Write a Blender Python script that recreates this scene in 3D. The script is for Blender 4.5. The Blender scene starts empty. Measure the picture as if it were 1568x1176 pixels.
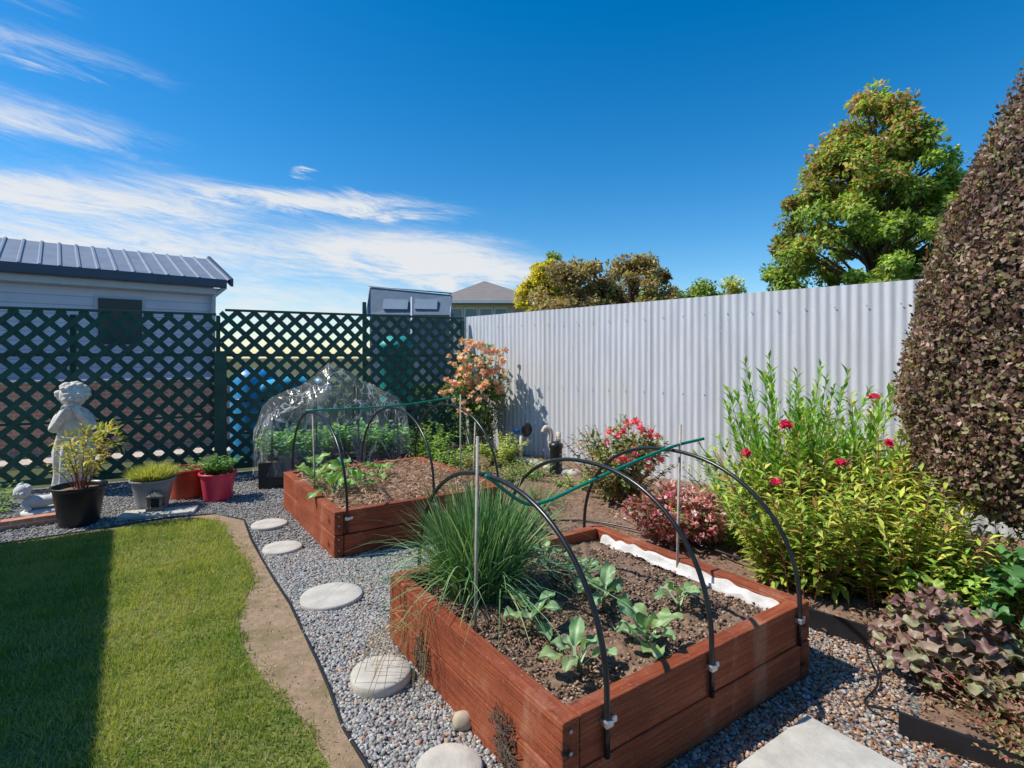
import bpy, math, random
import numpy as np
from mathutils import Vector, Matrix, noise as mnoise
random.seed(7); rng=np.random.default_rng(7)
scene=bpy.context.scene
COL=scene.collection
HC=1.5

# ---------------------------------------------------------------- node helpers
def newmat(name):
    m=bpy.data.materials.new(name); m.use_nodes=True
    nt=m.node_tree; b=nt.nodes['Principled BSDF']
    return m,nt,b
def ramp(nt,fac,stops):
    r=nt.nodes.new('ShaderNodeValToRGB'); cr=r.color_ramp
    while len(cr.elements)<len(stops): cr.elements.new(.5)
    for e,(p,c) in zip(cr.elements,stops):
        e.position=p; e.color=(c[0],c[1],c[2],1)
    nt.links.new(fac,r.inputs['Fac']); return r.outputs['Color']
def coords(nt,kind='Object',scale=(1,1,1)):
    t=nt.nodes.new('ShaderNodeTexCoord'); mp=nt.nodes.new('ShaderNodeMapping')
    mp.inputs['Scale'].default_value=scale
    nt.links.new(t.outputs[kind],mp.inputs['Vector']); return mp.outputs['Vector']
def noise(nt,vec,scale,detail=6,rough=.6,dist=0):
    n=nt.nodes.new('ShaderNodeTexNoise'); n.inputs['Scale'].default_value=scale
    n.inputs['Detail'].default_value=detail; n.inputs['Roughness'].default_value=rough
    n.inputs['Distortion'].default_value=dist
    nt.links.new(vec,n.inputs['Vector']); return n.outputs['Fac']
def bump(nt,b,h,strength=.4,dist=.01):
    n=nt.nodes.new('ShaderNodeBump'); n.inputs['Strength'].default_value=strength
    n.inputs['Distance'].default_value=dist
    nt.links.new(h,n.inputs['Height']); nt.links.new(n.outputs['Normal'],b.inputs['Normal'])
def mixc(nt,fac,a,b,mode='MIX'):
    m=nt.nodes.new('ShaderNodeMix'); m.data_type='RGBA'; m.blend_type=mode
    for inp,v in ((m.inputs[0],fac),(m.inputs[6],a),(m.inputs[7],b)):
        if hasattr(v,'is_output'): nt.links.new(v,inp)
        elif isinstance(v,(int,float)): inp.default_value=v
        else: inp.default_value=(v[0],v[1],v[2],1)
    return m.outputs[2]
def plain(name,c,rough=.6,var=.25,scale=8,bmp=.2,metal=0,bdist=.004):
    m,nt,b=newmat(name); v=coords(nt)
    n=noise(nt,v,scale)
    col=ramp(nt,n,[(.3,[x*(1-var) for x in c]),(.7,[min(1,x*(1+var)) for x in c])])
    nt.links.new(col,b.inputs['Base Color']); b.inputs['Roughness'].default_value=rough
    b.inputs['Metallic'].default_value=metal
    if bmp: bump(nt,b,noise(nt,v,scale*6),bmp,bdist)
    return m
def attrmat(name,rough=.5,transl=.3,var=.0,spec=.5):
    m,nt,b=newmat(name)
    a=nt.nodes.new('ShaderNodeAttribute'); a.attribute_name='col'
    c=a.outputs['Color']
    if var:
        c=mixc(nt,var,c,ramp(nt,noise(nt,coords(nt),60),[(.3,(0,0,0)),(.7,(1,1,1))]),'OVERLAY')
    nt.links.new(c,b.inputs['Base Color']); b.inputs['Roughness'].default_value=rough
    b.inputs['Specular IOR Level'].default_value=spec
    if transl:
        t=nt.nodes.new('ShaderNodeBsdfTranslucent'); mx=nt.nodes.new('ShaderNodeMixShader')
        g=mixc(nt,1.0,c,(1.35,1.35,.6),'MULTIPLY')
        nt.links.new(g,t.inputs['Color']); mx.inputs[0].default_value=transl
        nt.links.new(b.outputs[0],mx.inputs[1]); nt.links.new(t.outputs[0],mx.inputs[2])
        nt.links.new(mx.outputs[0],nt.nodes['Material Output'].inputs['Surface'])
    return m

# ---------------------------------------------------------------- mesh helpers
def npmesh(name,V,F,mat,cols=None,smooth=False,parent=None):
    V=np.asarray(V,dtype=np.float32); F=np.asarray(F,dtype=np.int32)
    k=F.shape[1]; me=bpy.data.meshes.new(name)
    me.vertices.add(len(V)); me.vertices.foreach_set('co',V.ravel())
    me.loops.add(F.size); me.loops.foreach_set('vertex_index',F.ravel())
    me.polygons.add(len(F)); me.polygons.foreach_set('loop_start',np.arange(0,F.size,k,dtype=np.int32))
    me.polygons.foreach_set('loop_total',np.full(len(F),k,dtype=np.int32))
    me.update(calc_edges=True); me.validate()
    if smooth: me.polygons.foreach_set('use_smooth',np.ones(len(me.polygons),dtype=bool))
    if cols is not None:
        a=me.color_attributes.new('col','FLOAT_COLOR','POINT')
        c=np.ones((len(V),4),dtype=np.float32); c[:,:3]=np.clip(cols,0,1)
        a.data.foreach_set('color',c.ravel())
    me.materials.append(mat)
    o=bpy.data.objects.new(name,me); COL.objects.link(o)
    if parent: par(o,parent)
    return o
def pymesh(name,V,F,mat,smooth=False,parent=None,bevel=0):
    me=bpy.data.meshes.new(name); me.from_pydata([tuple(v) for v in V],[],[tuple(f) for f in F]); me.update()
    if smooth:
        for p in me.polygons: p.use_smooth=True
    me.materials.append(mat)
    o=bpy.data.objects.new(name,me); COL.objects.link(o)
    if bevel:
        b=o.modifiers.new('bevel','BEVEL'); b.width=bevel; b.segments=2; b.limit_method='ANGLE'
    if parent: par(o,parent)
    return o
def empty(name,loc=(0,0,0)):
    e=bpy.data.objects.new(name,None); e.empty_display_size=.1; e.location=loc; COL.objects.link(e); return e
def par(o,e):
    o.parent=e; o.matrix_parent_inverse=Matrix.Translation(e.location).inverted()
def adopt(s,e):
    for c in list(s.children): par(c,e)
    bpy.data.objects.remove(s)
def box(name,c,s,mat,rz=0,parent=None,bevel=0,rot=None):
    x,y,z=s[0]/2,s[1]/2,s[2]/2
    V=[(-x,-y,-z),(x,-y,-z),(x,y,-z),(-x,y,-z),(-x,-y,z),(x,-y,z),(x,y,z),(-x,y,z)]
    F=[(0,3,2,1),(4,5,6,7),(0,1,5,4),(1,2,6,5),(2,3,7,6),(3,0,4,7)]
    o=pymesh(name,V,F,mat,bevel=bevel); o.location=c; o.rotation_euler=rot if rot else (0,0,rz)
    if parent: par(o,parent)
    return o
def tubegeo(pts,r,seg=8):
    pts=[Vector(p) for p in pts]; n=len(pts)
    rs=r if hasattr(r,'__len__') else [r]*n
    V=[];F=[]; up=Vector((0.13,0.21,1)).normalized(); prev=None
    for i,p in enumerate(pts):
        t=(pts[min(i+1,n-1)]-pts[max(i-1,0)]).normalized()
        if prev is None:
            a=t.cross(up); 
            if a.length<.1: a=t.cross(Vector((1,0,0)))
        else: a=prev-t*prev.dot(t)
        a.normalize(); prev=a; b=t.cross(a)
        for k in range(seg):
            an=2*math.pi*k/seg; V.append(p+(a*math.cos(an)+b*math.sin(an))*rs[i])
    for i in range(n-1):
        for k in range(seg):
            k2=(k+1)%seg; F.append((i*seg+k,i*seg+k2,(i+1)*seg+k2,(i+1)*seg+k))
    return V,F
def tube(name,pts,r,mat,parent=None,seg=8):
    V,F=tubegeo(pts,r,seg); n=len(pts)
    F=F+[tuple(range(seg))[::-1],tuple(range((n-1)*seg,n*seg))]
    return pymesh(name,V,F,mat,smooth=True,parent=parent)
def lathe(name,prof,loc,mat,parent=None,seg=32,smooth=True,wob=0):
    V=[];F=[]
    for i,(r,z) in enumerate(prof):
        for k in range(seg):
            a=2*math.pi*k/seg; rr=r*(1+wob*math.sin(3*a+1)+wob*.6*math.sin(5*a))
            V.append((rr*math.cos(a),rr*math.sin(a),z))
    for i in range(len(prof)-1):
        for k in range(seg):
            k2=(k+1)%seg; F.append((i*seg+k,i*seg+k2,(i+1)*seg+k2,(i+1)*seg+k))
    o=pymesh(name,V,F,mat,smooth=smooth); o.location=loc
    if parent: par(o,parent)
    return o
def inpoly(P,poly):
    x,y=P[:,0],P[:,1]; ins=np.zeros(len(P),bool); n=len(poly)
    for i in range(n):
        x1,y1=poly[i]; x2,y2=poly[(i+1)%n]
        c=((y1>y)!=(y2>y))&(x<(x2-x1)*(y-y1)/((y2-y1)+1e-12)+x1); ins^=c
    return ins
def polysheet(name,poly,z,mat):
    import bmesh
    bm=bmesh.new(); vs=[bm.verts.new((x,y,z)) for x,y in poly]; f=bm.faces.new(vs)
    bm.normal_update()
    if f.normal.z<0: f.normal_flip()
    bmesh.ops.triangulate(bm,faces=[f])
    me=bpy.data.meshes.new(name); bm.to_mesh(me); bm.free(); me.materials.append(mat)
    o=bpy.data.objects.new(name,me); COL.objects.link(o); return o
def nrm(a): return a/(np.linalg.norm(a,axis=1,keepdims=True)+1e-9)
def leafgeo(P,D,N,L,W,fold=.12,droop=.15):
    n=len(P); D=nrm(D); S=nrm(np.cross(D,N)); N2=nrm(np.cross(S,D))
    L=np.broadcast_to(np.asarray(L,float),(n,))[:,None]; W=np.broadcast_to(np.asarray(W,float),(n,))[:,None]
    c=P+D*L*.45; l=c+S*W*.5+N2*W*fold; r=c-S*W*.5+N2*W*fold; t=P+D*L-N2*L*droop
    V=np.stack([P,l,c,r,t],1).reshape(-1,3)
    b=(np.arange(n)*5)[:,None]
    F=np.concatenate([b+np.array([[0,2,1]]),b+np.array([[0,3,2]]),b+np.array([[2,3,4]]),b+np.array([[1,2,4]])],0)
    return V,F
def leafobj(name,P,D,N,L,W,cols,mat,parent=None,fold=.12,droop=.15):
    V,F=leafgeo(P,D,N,L,W,fold,droop)
    return npmesh(name,V,F,mat,np.repeat(cols,5,axis=0),parent=parent)
def rdir(n): return nrm(rng.normal(size=(n,3)))
def palette(n,cs,w=None,j=.2):
    cs=np.array(cs); i=rng.choice(len(cs),size=n,p=w); return cs[i]*(1+rng.uniform(-j,j,(n,1)))
def wav(x,y,s=1.,ph=0.):
    x=x*s;y=y*s
    return (np.sin(x*1.7+y*.6+ph)+np.sin(-x*.9+y*2.1+1.3+ph)+np.sin(x*3.1+y*2.7+2.+ph)*.5+np.sin(x*4.7-y*5.1+.4)*.4)/2.9

# ---------------------------------------------------------------- materials
M_leaf=attrmat('leaf_material',.55,.32,spec=.35)
M_tree=attrmat('tree_leaf_material',.65,.38,spec=.2)
M_leafg=attrmat('glossy_leaf_material',.42,.22,spec=.4)
M_stone=attrmat('pebble_material',.9,0,.25,spec=.2)
M_bark=plain('bark',(.10,.07,.05),.9,.4,12,.6)
M_stem=plain('green_stem',(.12,.17,.05),.6,.3,10,0)
M_black=plain('black_plastic',(.014,.014,.016),.38,.2,10,.05)
M_hoop=plain('black_poly_pipe',(.016,.018,.02),.3,.2,30,0)
M_steel=plain('galvanised_clip',(.55,.56,.58),.35,.15,30,.1,.8)
M_bamboo=plain('weathered_stake',(.42,.37,.31),.8,.3,20,.3)
M_greenrod=plain('green_coated_rod',(.0,.22,.15),.4,.15,30,0)
M_conc=plain('concrete',(.52,.49,.43),.9,.2,9,.6)
M_white=plain('white_paint',(.75,.76,.78),.8,.08,12,.3)
M_cloth=plain('dusty_white_cloth',(.62,.60,.57),.9,.25,10,.5,bdist=.006)
M_statue=plain('weathered_stone',(.68,.64,.57),.9,.3,9,.7)
M_lattice=plain('green_painted_wood',(.014,.075,.055),.5,.3,5,.2)
def woodmat():
    m,nt,b=newmat('stained_timber')
    g=noise(nt,coords(nt,'Object',(1.0,13,34)),2.4,9,.7,.8)
    c=ramp(nt,g,[(.28,(.115,.025,.010)),(.45,(.28,.063,.024)),(.58,(.39,.100,.040)),(.74,(.58,.20,.095))])
    bl=noise(nt,coords(nt,'Object',(1,1,1)),2.0,5,.6)
    c=mixc(nt,ramp(nt,bl,[(.38,(.65,.65,.65)),(.54,(0,0,0))]),c,(.17,.036,.014))
    bl2=noise(nt,coords(nt,'Object',(1,1,.5)),4.5,6,.7)
    c=mixc(nt,ramp(nt,bl2,[(.55,(0,0,0)),(.76,(.75,.75,.75))]),c,(.52,.27,.17))
    vz=nt.nodes.new('ShaderNodeTexVoronoi'); vz.inputs['Scale'].default_value=1.9
    nt.links.new(coords(nt,'Object',(1.3,1,1.8)),vz.inputs['Vector'])
    k=ramp(nt,vz.outputs['Distance'],[(.04,(1,1,1)),(.13,(0,0,0))])
    c=mixc(nt,mixc(nt,1,k,ramp(nt,noise(nt,coords(nt),34),[(.38,(0,0,0)),(.55,(1,1,1))]),'MULTIPLY'),c,(.03,.010,.007))
    gr=noise(nt,coords(nt,'Object',(1,1,1)),60,3,.7)
    c=mixc(nt,ramp(nt,gr,[(.60,(0,0,0)),(.72,(.5,.5,.5))]),c,(.48,.29,.18))
    nt.links.new(c,b.inputs['Base Color']); b.inputs['Roughness'].default_value=.62
    b.inputs['Specular IOR Level'].default_value=.3
    bump(nt,b,g,.8,.009); return m
M_wood=woodmat()
def soilmat(name,c1,c2,c3,sc=14):
    m,nt,b=newmat(name); v=coords(nt)
    n=noise(nt,v,sc,12,.75); n2=noise(nt,v,1.3,4)
    c=ramp(nt,n,[(.3,c1),(.52,c2),(.72,c3)])
    c=mixc(nt,ramp(nt,n2,[(.35,(0,0,0)),(.65,(.5,.5,.5))]),c,c2)
    nt.links.new(c,b.inputs['Base Color']); b.inputs['Roughness'].default_value=.95
    b.inputs['Specular IOR Level'].default_value=.1
    bump(nt,b,noise(nt,v,sc*2.5,12,.8),.7,.012); return m
M_soil=soilmat('bed_soil',(.10,.062,.042),(.25,.165,.115),(.42,.31,.225),22)
M_gsoil=soilmat('garden_soil',(.11,.068,.048),(.25,.162,.115),(.42,.30,.22),18)
M_ground=soilmat('far_ground',(.05,.06,.03),(.10,.11,.05),(.16,.15,.08),3)
def dirtmat():
    m=soilmat('dry_dirt',(.20,.135,.085),(.38,.27,.18),(.52,.41,.29),26); nt=m.node_tree; b=nt.nodes['Principled BSDF']
    src=b.inputs['Base Color'].links[0].from_socket
    p=ramp(nt,noise(nt,coords(nt),5,8,.7),[(.48,(0,0,0)),(.62,(.65,.65,.65))])
    c=mixc(nt,p,src,(.20,.17,.08)); nt.links.new(c,b.inputs['Base Color']); return m
M_dirt=dirtmat()
def gravmat():
    m,nt,b=newmat('gravel_bed'); v=coords(nt)
    z=nt.nodes.new('ShaderNodeTexVoronoi'); z.inputs['Scale'].default_value=70; nt.links.new(v,z.inputs['Vector'])
    s=nt.nodes.new('ShaderNodeSeparateColor'); nt.links.new(z.outputs['Color'],s.inputs[0])
    c=ramp(nt,s.outputs[0],[(0,(.17,.17,.165)),(.5,(.32,.32,.31)),(1,(.48,.47,.45))])
    d=ramp(nt,z.outputs['Distance'],[(.3,(1,1,1)),(.7,(.25,.25,.25))])
    nt.links.new(mixc(nt,1,c,d,'MULTIPLY'),b.inputs['Base Color']); b.inputs['Roughness'].default_value=.9
    iv=nt.nodes.new('ShaderNodeMath'); iv.operation='SUBTRACT'; iv.inputs[0].default_value=1
    nt.links.new(z.outputs['Distance'],iv.inputs[1]); bump(nt,b,iv.outputs[0],.8,.01); return m
M_gravel=gravmat()
M_lawn=soilmat('lawn_base',(.11,.13,.035),(.19,.22,.06),(.32,.30,.12),30)

# ---------------------------------------------------------------- ground sheets
polysheet('ground',[(-400,-300),(400,-300),(400,900),(-400,900)],0,M_ground)
EDGE=[(-6.5,4.0),(-4.07,4.30),(-3.59,4.69),(-3.2,5.0),(-2.82,5.15),(-2.45,4.95),(-2.115,4.39),(-1.85,4.0),(-1.59,3.62),(-1.34,3.26),(-1.131,2.936),(-.96,2.66),(-.816,2.42),(-.68,2.18),(-.534,1.975),(-.2,1.45),(.1,.9),(.3,-2)]
LAWN=[(-6.5,3.95),(-4.05,4.24),(-3.52,4.61),(-3.17,4.89),(-2.9,4.99),(-2.70,4.93),(-2.42,4.6),(-2.16,4.24),(-1.9,3.88),(-1.70,3.57),(-1.64,3.3),(-1.56,3.08),(-1.43,2.85),(-1.265,2.626),(-1.09,2.44),(-.94,2.287),(-.80,2.13),(-.67,1.975),(-.42,1.5),(-.2,.9),(0,-2)]
polysheet('gravel_ground',[(-7,3.9),(-6.2,5.8),(-3,7.4),(-1,8.4),(1.5,3.3),(2.3,2.7),(2.6,.8),(2.6,-3),(-7,-3)],.004,M_gravel)
polysheet('dirt_strip',EDGE+[(-7,-2)],.009,M_dirt)
polysheet('lawn_ground',LAWN+[(-7,-2)],.014,M_lawn)
# grass
n=350000
P=np.column_stack([rng.uniform(-5.2,-.2,n),rng.uniform(1.2,5.15,n)])
off=.05*wav(P[:,0],P[:,1],9.)+.035*wav(P[:,0],P[:,1],31.)+rng.normal(0,.026,n)
Q=P.copy(); Q[:,0]+=off
P=P[inpoly(Q,LAWN+[(-7,-2)])]; 
vis=np.abs(P[:,0])<P[:,1]*1.05+.3; P=P[vis]; n=len(P)
thin=wav(P[:,0],P[:,1],2.3)+.5*wav(P[:,0],P[:,1],8.,2.); keep=rng.uniform(size=n)>.16+.34*(thin>.45); P=P[keep]; n=len(P); thin=thin[keep]
h=rng.uniform(.012,.038,n)*(1+.35*wav(P[:,0],P[:,1],7)); a=rng.uniform(0,6.28,n); w=rng.uniform(.0022,.004,n)
lean=rng.normal(0,.013,(n,2))
b0=np.column_stack([P[:,0]-np.cos(a)*w,P[:,1]-np.sin(a)*w,np.full(n,.012)])
b1=np.column_stack([P[:,0]+np.cos(a)*w,P[:,1]+np.sin(a)*w,np.full(n,.012)])
tp=np.column_stack([P[:,0]+lean[:,0],P[:,1]+lean[:,1],h+.012])
V=np.stack([b0,b1,tp],1).reshape(-1,3); F=np.arange(n*3).reshape(-1,3)
f=np.clip(.5+.5*wav(P[:,0],P[:,1],3.)+.45*wav(P[:,0],P[:,1],13.,1.)+rng.normal(0,.22,n),0,1)[:,None]
c=(1-f)*np.array([.24,.36,.07])+f*np.array([.54,.56,.15])
dry=(rng.uniform(size=n)<.10+.18*(thin>.3))[:,None]; c=np.where(dry,np.array([.64,.54,.30]),c)
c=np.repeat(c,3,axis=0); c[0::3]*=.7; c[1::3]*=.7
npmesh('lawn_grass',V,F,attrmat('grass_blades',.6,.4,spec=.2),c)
tube('lawn_edging',[(x,y,.014+.006*math.sin(i*2.3)) for i,(x,y) in enumerate(EDGE[:16])],.008,M_black)

# gravel stones
t=(1+5**.5)/2
ico=nrm(np.array([(-1,t,0),(1,t,0),(-1,-t,0),(1,-t,0),(0,-1,t),(0,1,t),(0,-1,-t),(0,1,-t),(t,0,-1),(t,0,1),(-t,0,-1),(-t,0,1)],float))
icf=np.array([(0,11,5),(0,5,1),(0,1,7),(0,7,10),(0,10,11),(1,5,9),(5,11,4),(11,10,2),(10,7,6),(7,1,8),(3,9,4),(3,4,2),(3,2,6),(3,6,8),(3,8,9),(4,9,5),(2,4,11),(6,2,10),(8,6,7),(9,8,1)])
def stones(name,P,rmin,rmax,cols,mat,flat=.6):
    n=len(P); V=ico[None]*(1+rng.uniform(-.25,.25,(n,12,1)))
    sc=rng.uniform(rmin,rmax,(n,1,1))*np.stack([rng.uniform(.7,1.3,n),rng.uniform(.6,1.,n),rng.uniform(.4,.8,n)*flat/.6],1)[:,None,:]
    V=V*sc; a=rng.uniform(0,6.28,n); ti=rng.normal(0,.35,n)
    ca,sa=np.cos(a)[:,None],np.sin(a)[:,None]; ct,st=np.cos(ti)[:,None],np.sin(ti)[:,None]
    x,y,z=V[...,0],V[...,1],V[...,2]; y,z=y*ct-z*st,y*st+z*ct; x,y=x*ca-y*sa,x*sa+y*ca
    V=np.stack([x,y,z],-1)+P[:,None,:]
    F=(icf[None]+(np.arange(n)*12)[:,None,None]).reshape(-1,3)
    return npmesh(name,V.reshape(-1,3),F,mat,np.repeat(cols,12,axis=0))
N1=np.array((.159,1.69));U=np.array((.824,.567));Vv=np.array((-.566,.825))
L1=N1+Vv*1.427;R1=N1+U*1.507;B1=R1+Vv*1.427
N2=np.array((-1.31,3.99));L2=N2+Vv*1.727;R2=N2+U*1.5;B2=R2+Vv*1.727
RF=[(-.2,.9),(.2,.9),(2.5,1.1),(1.80,1.90),(1.56,2.11),(1.94,2.67),(1.69,3.04),(1.2,3.1),(.6,3.6),(.2,1.6)]
def gpts(n,x0,x1,y0,y1,polyin,polyout=None):
    P=np.column_stack([rng.uniform(x0,x1,n),rng.uniform(y0,y1,n)])
    k=inpoly(P,polyin)
    for po in (polyout or []): k&=~inpoly(P,po)
    for A in ([N1,R1,B1,L1],[N2,R2,B2,L2]): k&=~inpoly(P,[tuple(q) for q in A])
    k&=np.abs(P[:,0])<P[:,1]*1.05+.3
    P=P[k]; return np.column_stack([P,np.full(len(P),.007)])
inner=EDGE+[(-7,-2)]
A=gpts(66000,-1.9,.3,1.6,4.2,[(-3,1),(.5,1),(.5,4.5),(-3,4.5)],[inner])
B=gpts(30000,-5.5,.2,4.0,7.6,[(-6,3.9),(.1,4.0),(.2,4.6),(-1.6,7.7),(-5.6,5.9)],[inner])
C=gpts(34000,-.2,2.6,1.0,3.6,RF)
G=np.concatenate([A,B,C]); G[:,2]+=rng.uniform(0,.005,len(G))
br=rng.uniform(0,1,len(G)); br=.20+.30*br**1.3
gc=br[:,None]*np.array([1.01,1.0,.97])*(1+rng.normal(0,.04,(len(G),3)))
isC=np.arange(len(G))>=len(A)+len(B)
brn=rng.uniform(size=len(G))<np.where(isC,.5,.10)
gc[brn]=palette(brn.sum(),[(.40,.25,.16),(.30,.17,.11),(.50,.38,.28)])
stones('gravel_stones',G,.006,.0125,gc,M_stone)
P=gpts(22000,-4.5,.1,1.4,5.2,inner,[LAWN+[(-7,-2)]]); P[:,2]=.009; P=P[rng.uniform(size=len(P))<.35+.35*(wav(P[:,0],P[:,1],7.)>0)]
stones('dirt_clods',P,.0015,.0065,palette(len(P),[(.42,.31,.21),(.30,.21,.13),(.54,.43,.31),(.20,.14,.08)]),M_stone)
# stray grass and clover on the dirt
P=gpts(14000,-4.5,.1,1.4,5.2,inner,[LAWN+[(-7,-2)]]); P=P[(wav(P[:,0],P[:,1],11.,.7)>.42)]; n=len(P); P[:,2]=.008
D=rdir(n)*.6+[0,0,.8]
leafobj('stray_grass_tufts',P,D,rdir(n),rng.uniform(.012,.035,n),.005,palette(n,[(.24,.34,.08),(.42,.44,.14),(.5,.42,.22)]),M_leaf)

# stepping stones
for (x,y,r,hh) in [(-1.12,3.35,.186,.03),(-.605,2.49,.138,.055),(-1.785,4.2,.145,.028),(-2.156,4.8,.15,.026),(-.225,1.93,.12,.04)]:
    lathe('stepping_stone',[(r*.98,0),(r,hh*.5),(r*.99,hh*.85),(r*.95,hh),(r*.5,hh+.002),(.001,hh+.002)],(x,y,.004),M_conc,seg=40,wob=.012)
o=lathe('beige_rock',[(.02,0),(.04,.012),(.045,.03),(.035,.055),(.015,.066),(.001,.067)],(-.197,2.18,.004),plain('beige_rock_mat',(.45,.38,.28),.9,.2,12,.4),wob=.06); o.scale=(1.05,.8,1)
box('concrete_paver',(1.12,1.77,.025),(.62,.62,.05),M_conc,.02,bevel=.008,rot=(0,0,math.radians(34.5)))

# ---------------------------------------------------------------- raised beds
def ang(a,b): return math.atan2(b[1]-a[1],b[0]-a[0])
def raised_bed(N,lu,lv,h,soilz):
    e=empty('raised_garden_bed',(N[0],N[1],0)); th=.07; g=.007
    az=math.atan2(Vv[1],Vv[0]); au=math.atan2(U[1],U[0])
    tiers=[(0,h/2-g/2),(h/2+g/2,h)]
    for ti,(z0,z1) in enumerate(tiers):
        zc=(z0+z1)/2; hz=z1-z0
        for k,off in enumerate((th/2,lu-th/2)):
            c=N+U*(off+random.uniform(-.002,.002))+Vv*lv/2
            box('side_board_%d_%d'%(ti,k),(c[0],c[1],zc),(lv,th,hz),M_wood,az,e,.006)
        for k,off in enumerate((th/2,lv-th/2)):
            c=N+Vv*(off+random.uniform(.0,.003))+U*lu/2
            box('end_board_%d_%d'%(ti,k),(c[0],c[1],zc),(lu-2*th-.006,th-.003,hz),M_wood,au,e,.006)
    n=90; V=[];F=[]
    for i in range(n+1):
        for j in range(n+1):
            p=N+U*(th+(lu-2*th)*i/n)+Vv*(th+(lv-2*th)*j/n)
            z=soilz+.024*mnoise.noise(Vector((p[0]*5,p[1]*5,1)))+.014*mnoise.noise(Vector((p[0]*19,p[1]*19,4)))+.010*mnoise.noise(Vector((p[0]*55,p[1]*55,4)))
            V.append((p[0],p[1],z))
    for i in range(n):
        for j in range(n):
            a=i*(n+1)+j; F.append((a,a+n+1,a+n+2,a+1))
    pymesh('soil',V,F,M_soil,True,e)
    for s,zz in ((.02,.07),(.02,.15),(.02,.25),(.02,.32)):
        c=N+U*.03-Vv*.003
        o=lathe('screw',[(.007,0),(.006,.004),(.001,.005)],(c[0],c[1],zz*h/.354),M_steel,e,10); o.rotation_euler=(math.pi/2,0,math.atan2(Vv[1],Vv[0])-math.pi/2)
    return e
def hoop_set(N,lu,lv,h,ss,b,e0):
    for s in ss:
        e=empty('hoop_support',(N[0]+U[0]*s,N[1]+U[1]*s,h))
        f=N+U*s-Vv*.014; k=N+U*s+Vv*(lv+.014); mid=(f+k)/2; a=(lv/2+.014)
        pts=[(f[0],f[1],h-.17),(f[0],f[1],h-.08)]
        sk=random.uniform(-.03,.03)
        for i in range(0,37):
            an=math.pi*i/36; q=2/2.2
            cx=-math.copysign(abs(math.cos(an))**q,math.cos(an))
            zz=h+b*abs(math.sin(an))**q
            p=mid+Vv*a*cx+U*sk*math.sin(an)
            pts.append((p[0],p[1],zz))
        pts+=[(k[0],k[1],h-.17)]
        tube('pipe',pts,.0105,M_hoop,e,10)
        for q in (f,k):
            box('clip',(q[0],q[1],h-.055),(.034,.034,.022),M_steel,math.atan2(U[1],U[0]),e,.004)
            box('clip_tab',(q[0]+U[0]*.028,q[1]+U[1]*.028,h-.055),(.03,.012,.02),M_steel,math.atan2(U[1],U[0]),e,.003)
HB=.354
bed1=raised_bed(N1,1.507,1.427,HB,.272)
bed2=raised_bed(N2,1.5,1.727,HB,.30)
hoop_set(N1,1.507,1.427,HB,(.177,.737,1.391),.62,bed1)
hoop_set(N2,1.5,1.727,HB,(.09,.80,1.435),.66,bed2)
def spline(pts,n=8):
    out=[]; P=[Vector(p) for p in pts]; P=[P[0]*2-P[1]]+P+[P[-1]*2-P[-2]]
    for i in range(1,len(P)-2):
        for k in range(n):
            t=k/n; a,b,c,d=P[i-1:i+3]
            out.append(.5*((2*b)+(c-a)*t+(2*a-5*b+4*c-d)*t*t+(3*b-a-3*c+d)*t**3))
    out.append(P[-2]); return out
tube('green_garden_rod',spline([(1.12,3.16,1.025),(.90,3.05,.995),(.60,2.85,.93),(.344,2.69,.862),(.16,2.57,.815),(.05,2.5,.83),(-.115,2.36,.985)]),.0085,M_greenrod)
tube('green_garden_rod',spline([(-1.80,4.72,1.035),(-1.1,5.1,1.045),(-.54,5.56,1.10)]),.0085,M_greenrod)
for (x,y,z0,z1,dx) in [(-.163,2.416,.2,1.147,.01),(.94,3.08,.2,1.117,.02),(-1.73,4.75,.25,1.0,-.02),(-.50,5.25,.25,1.14,0),(-.36,5.0,.25,.9,.02)]:
    tube('bamboo_stake',[(x,y,z0),(x+dx*.3,y,z0*.6+z1*.4),(x+dx,y,z1)],.0075,M_bamboo,seg=7)
V=[];F=[];n=120;m=8
for i in range(n+1):
    s=i/n; base=B1-U*.071+(-Vv)*(.12+1.20*s)
    wd=.038+.02*mnoise.noise(Vector((s*5,0,3)))
    for j in range(m+1):
        q=j/m; p=base-U*(wd*q+.012*mnoise.noise(Vector((s*16,q*2,8)))*q)
        z=.322-.048*q+.012*math.sin(q*7+s*3)+.022*mnoise.noise(Vector((s*15,q*3,0)))
        V.append((p[0],p[1],z))
for i in range(n):
    for j in range(m):
        a=i*(m+1)+j; F.append((a,a+m+1,a+m+2,a+1))
pymesh('white_frost_cloth',V,F,M_cloth,True)

def onbed(n,N,lu,lv,z):
    a=rng.uniform(.09,lu-.09,n);b=rng.uniform(.09,lv-.09,n)
    p=N[None]+a[:,None]*U+b[:,None]*Vv; return np.column_stack([p,np.full(n,z)])
P=onbed(6500,N1,1.507,1.427,.276)
P[:,2]+=rng.uniform(-.008,.012,len(P))
stones('soil_clods',P,.003,.011,palette(len(P),[(.12,.075,.05),(.26,.175,.125),(.40,.29,.21),(.18,.115,.08)]),M_stone)
P=onbed(5500,N2,1.5,1.727,.318); n=len(P); P[:,2]+=rng.uniform(0,.06,n)
D=rdir(n); D[:,2]*=.25
leafobj('straw_mulch',P,D,rdir(n)*.3+[0,0,1],rng.uniform(.04,.13,n),rng.uniform(.006,.014,n),palette(n,[(.56,.38,.27),(.44,.27,.18),(.68,.52,.38),(.26,.15,.10)]),M_leaf)

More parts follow.
